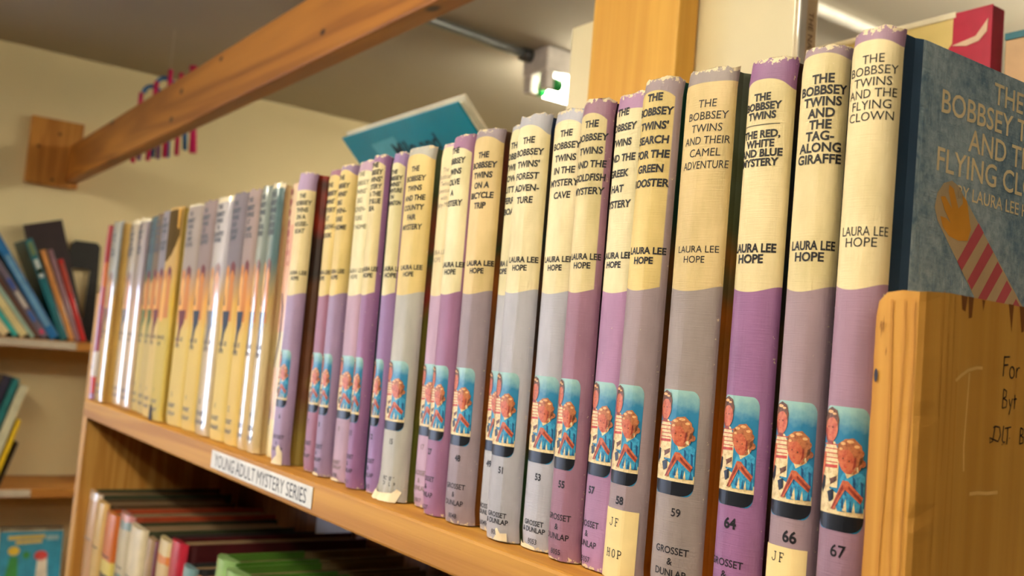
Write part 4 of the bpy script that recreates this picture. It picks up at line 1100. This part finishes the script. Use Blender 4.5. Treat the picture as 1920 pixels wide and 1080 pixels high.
# ------------------------------------------------------------------ hanging straws
mob = tag(empty('straw_mobile', (-1.8, .265, .50)), 'pink and blue paper straw decoration hanging before the far wall', 'decoration')
PINK, BLU, LIL = plain('pink_paper', (222, 40, 110), 0.5), plain('blue_paper', (34, 110, 180), 0.5), plain('lilac_paper', (150, 110, 180), 0.5)
ST = [(.209, .545, .207, .405, PINK), (.215, .52, .216, .411, LIL), (.2315, .570, .231, .412, PINK), (.240, .545, .243, .422, BLU), (.246, .53, .252, .420, LIL), (.256, .600, .262, .424, PINK), (.262, .55, .272, .428, BLU), (.279, .60, .287, .434, PINK), (.290, .56, .300, .446, BLU), (.3035, .622, .321, .446, PINK)]
for k, (ya, za, yb, zb_, m) in enumerate(ST):
    dx_ = .008*((k % 3)-1)
    bm = bmesh.new(); r_ = .0080 if k == 9 else .0046
    tube(bm, [(dx_, ya-.265, za-.5), (dx_*.6, (ya+yb)/2-.265, (za+zb_)/2-.5), (dx_, yb-.265, zb_-.5)], r_, 10)
    link('straw', bm, m, mob, True)
for (yc, zc_, rr_) in ((.228, .545, .016), (.252, .565, .018)):
    bm = bmesh.new(); tube(bm, [(.0, yc-.265+rr_*math.cos(t), zc_-.5+rr_*math.sin(t)) for t in [PI*q/10 for q in range(11)]], .0042, 10)
    link('paper_loop', bm, BLU, mob, True)
bm = bmesh.new(); tube(bm, [(0, -.062, -.03), (0, .048, -.0)], .002, 8); link('cross_stick', bm, LIL, mob, True)
bm = bmesh.new(); tube(bm, [(0, -.008, -.015), (0, -.008, CEIL-.5)], .0004, 6); link('thread', bm, plain('white_thread', (220, 215, 205), 0.7), mob)

# ------------------------------------------------------------------ ceiling lights
HOUS = plain('white_enamel', (222, 216, 214), 0.35, 0.5)
TUBEM = emissive('lit_tube', (255, 245, 218), 25.0)
WALLFILLTUBE = emissive('lit_tube_wall_fill', (255, 245, 218), 20.0)
FILLTUBE = emissive('lit_tube_fill', (255, 245, 218), 34.0)
GCAP = plain('green_cap', (20, 150, 70), 0.4)
def fixture(label, x, y, L, horizontal=False, tube_mat=None, drop=0.0):
    """strip light along +y from y (or along +x)"""
    root = tag(empty('ceiling_light', (x, y, CEIL-drop), (0, 0, -PI/2 if horizontal else 0)), label, 'ceiling light', 'fluorescent strip lights on the ceiling')
    bm = bmesh.new(); box(bm, -.040, .040, 0, L, -.048, 0, 0, .004); link('housing', bm, HOUS, root)
    if drop:
        for ys in (.2, L-.2):
            bm = bmesh.new(); tube(bm, [(0, ys, -.002), (0, ys, drop)], .006, 8); link('hanger', bm, HOUS, root, True)
    for q in (-.026, .026):
        for ye in (.004, L-.022):
            bm = bmesh.new(); box(bm, q-.012, q+.012, ye, ye+.018, -.082, -.0475, 0, .003); link('lamp_holder', bm, HOUS, root)
        bm = bmesh.new(); tube(bm, [(q, .045, -.068), (q, L-.045, -.068)], .0128, 14); tb = link('tube', bm, tube_mat or TUBEM, root, True)
        bm = bmesh.new()
        for a, b in ((.0215, .0448), (L-.0448, L-.0215)):
            bm = bmesh.new(); tube(bm, [(q, a, -.068), (q, b, -.068)], .0130, 14); link('end_cap', bm, GCAP, tb, True)
    return root
fixture('fluorescent strip light on the ceiling left of the post, tube ends in green caps', -1.330, .812, 1.2)
fixture('fluorescent strip light on the ceiling beyond the picture books', -.34, .60, 1.2, False, None, .05)
fixture('fluorescent strip light on the ceiling over the near aisle in front of the series books', -.75, -.66, 1.2, True)
fixture('added strip light out of view behind the viewer, filling the right-facing sides', .95, -.90, 1.2, True, FILLTUBE)  # added fill lamp, lights the cover and panel sides facing right
fixture('added strip light out of view, brightening the far wall', -1.62, -1.85, 1.2, False, WALLFILLTUBE)  # extra lamp added to lift the far wall and shelves
c2 = tag(empty('electrical_conduit', (-.79, .40, CEIL)), 'white painted pipe along the ceiling above the red backed book', 'conduit')
bm = bmesh.new(); tube(bm, [(0, 0, -.011), (0, 1.6, -.011)], .0095, 14); link('pipe', bm, plain('white_pipe', (236, 232, 222), 0.25, 0.5, 0.5), c2, True)
cond = tag(empty('electrical_conduit', (-1.34, .70, CEIL)), 'grey metal conduit running along the ceiling to the strip light', 'conduit')
bm = bmesh.new()
pts = [(-1.315, .40), (-1.318, .52), (-1.322, .58), (-1.330, .66), (-1.342, .74), (-1.345, .800)]
tube(bm, [(a+1.34, b-.70, -.0105) for a, b in pts], .0085, 12); link('pipe', bm, plain('galvanised_pipe', (142, 146, 146), 0.35, 0.5, metal=0.6), cond, True)
bm = bmesh.new(); tube(bm, [(-.005, .090, -.0125), (-.005, .1115, -.0125)], .0125, 12); link('connector', bm, plain('dark_connector', (66, 66, 68), 0.4), cond, True)
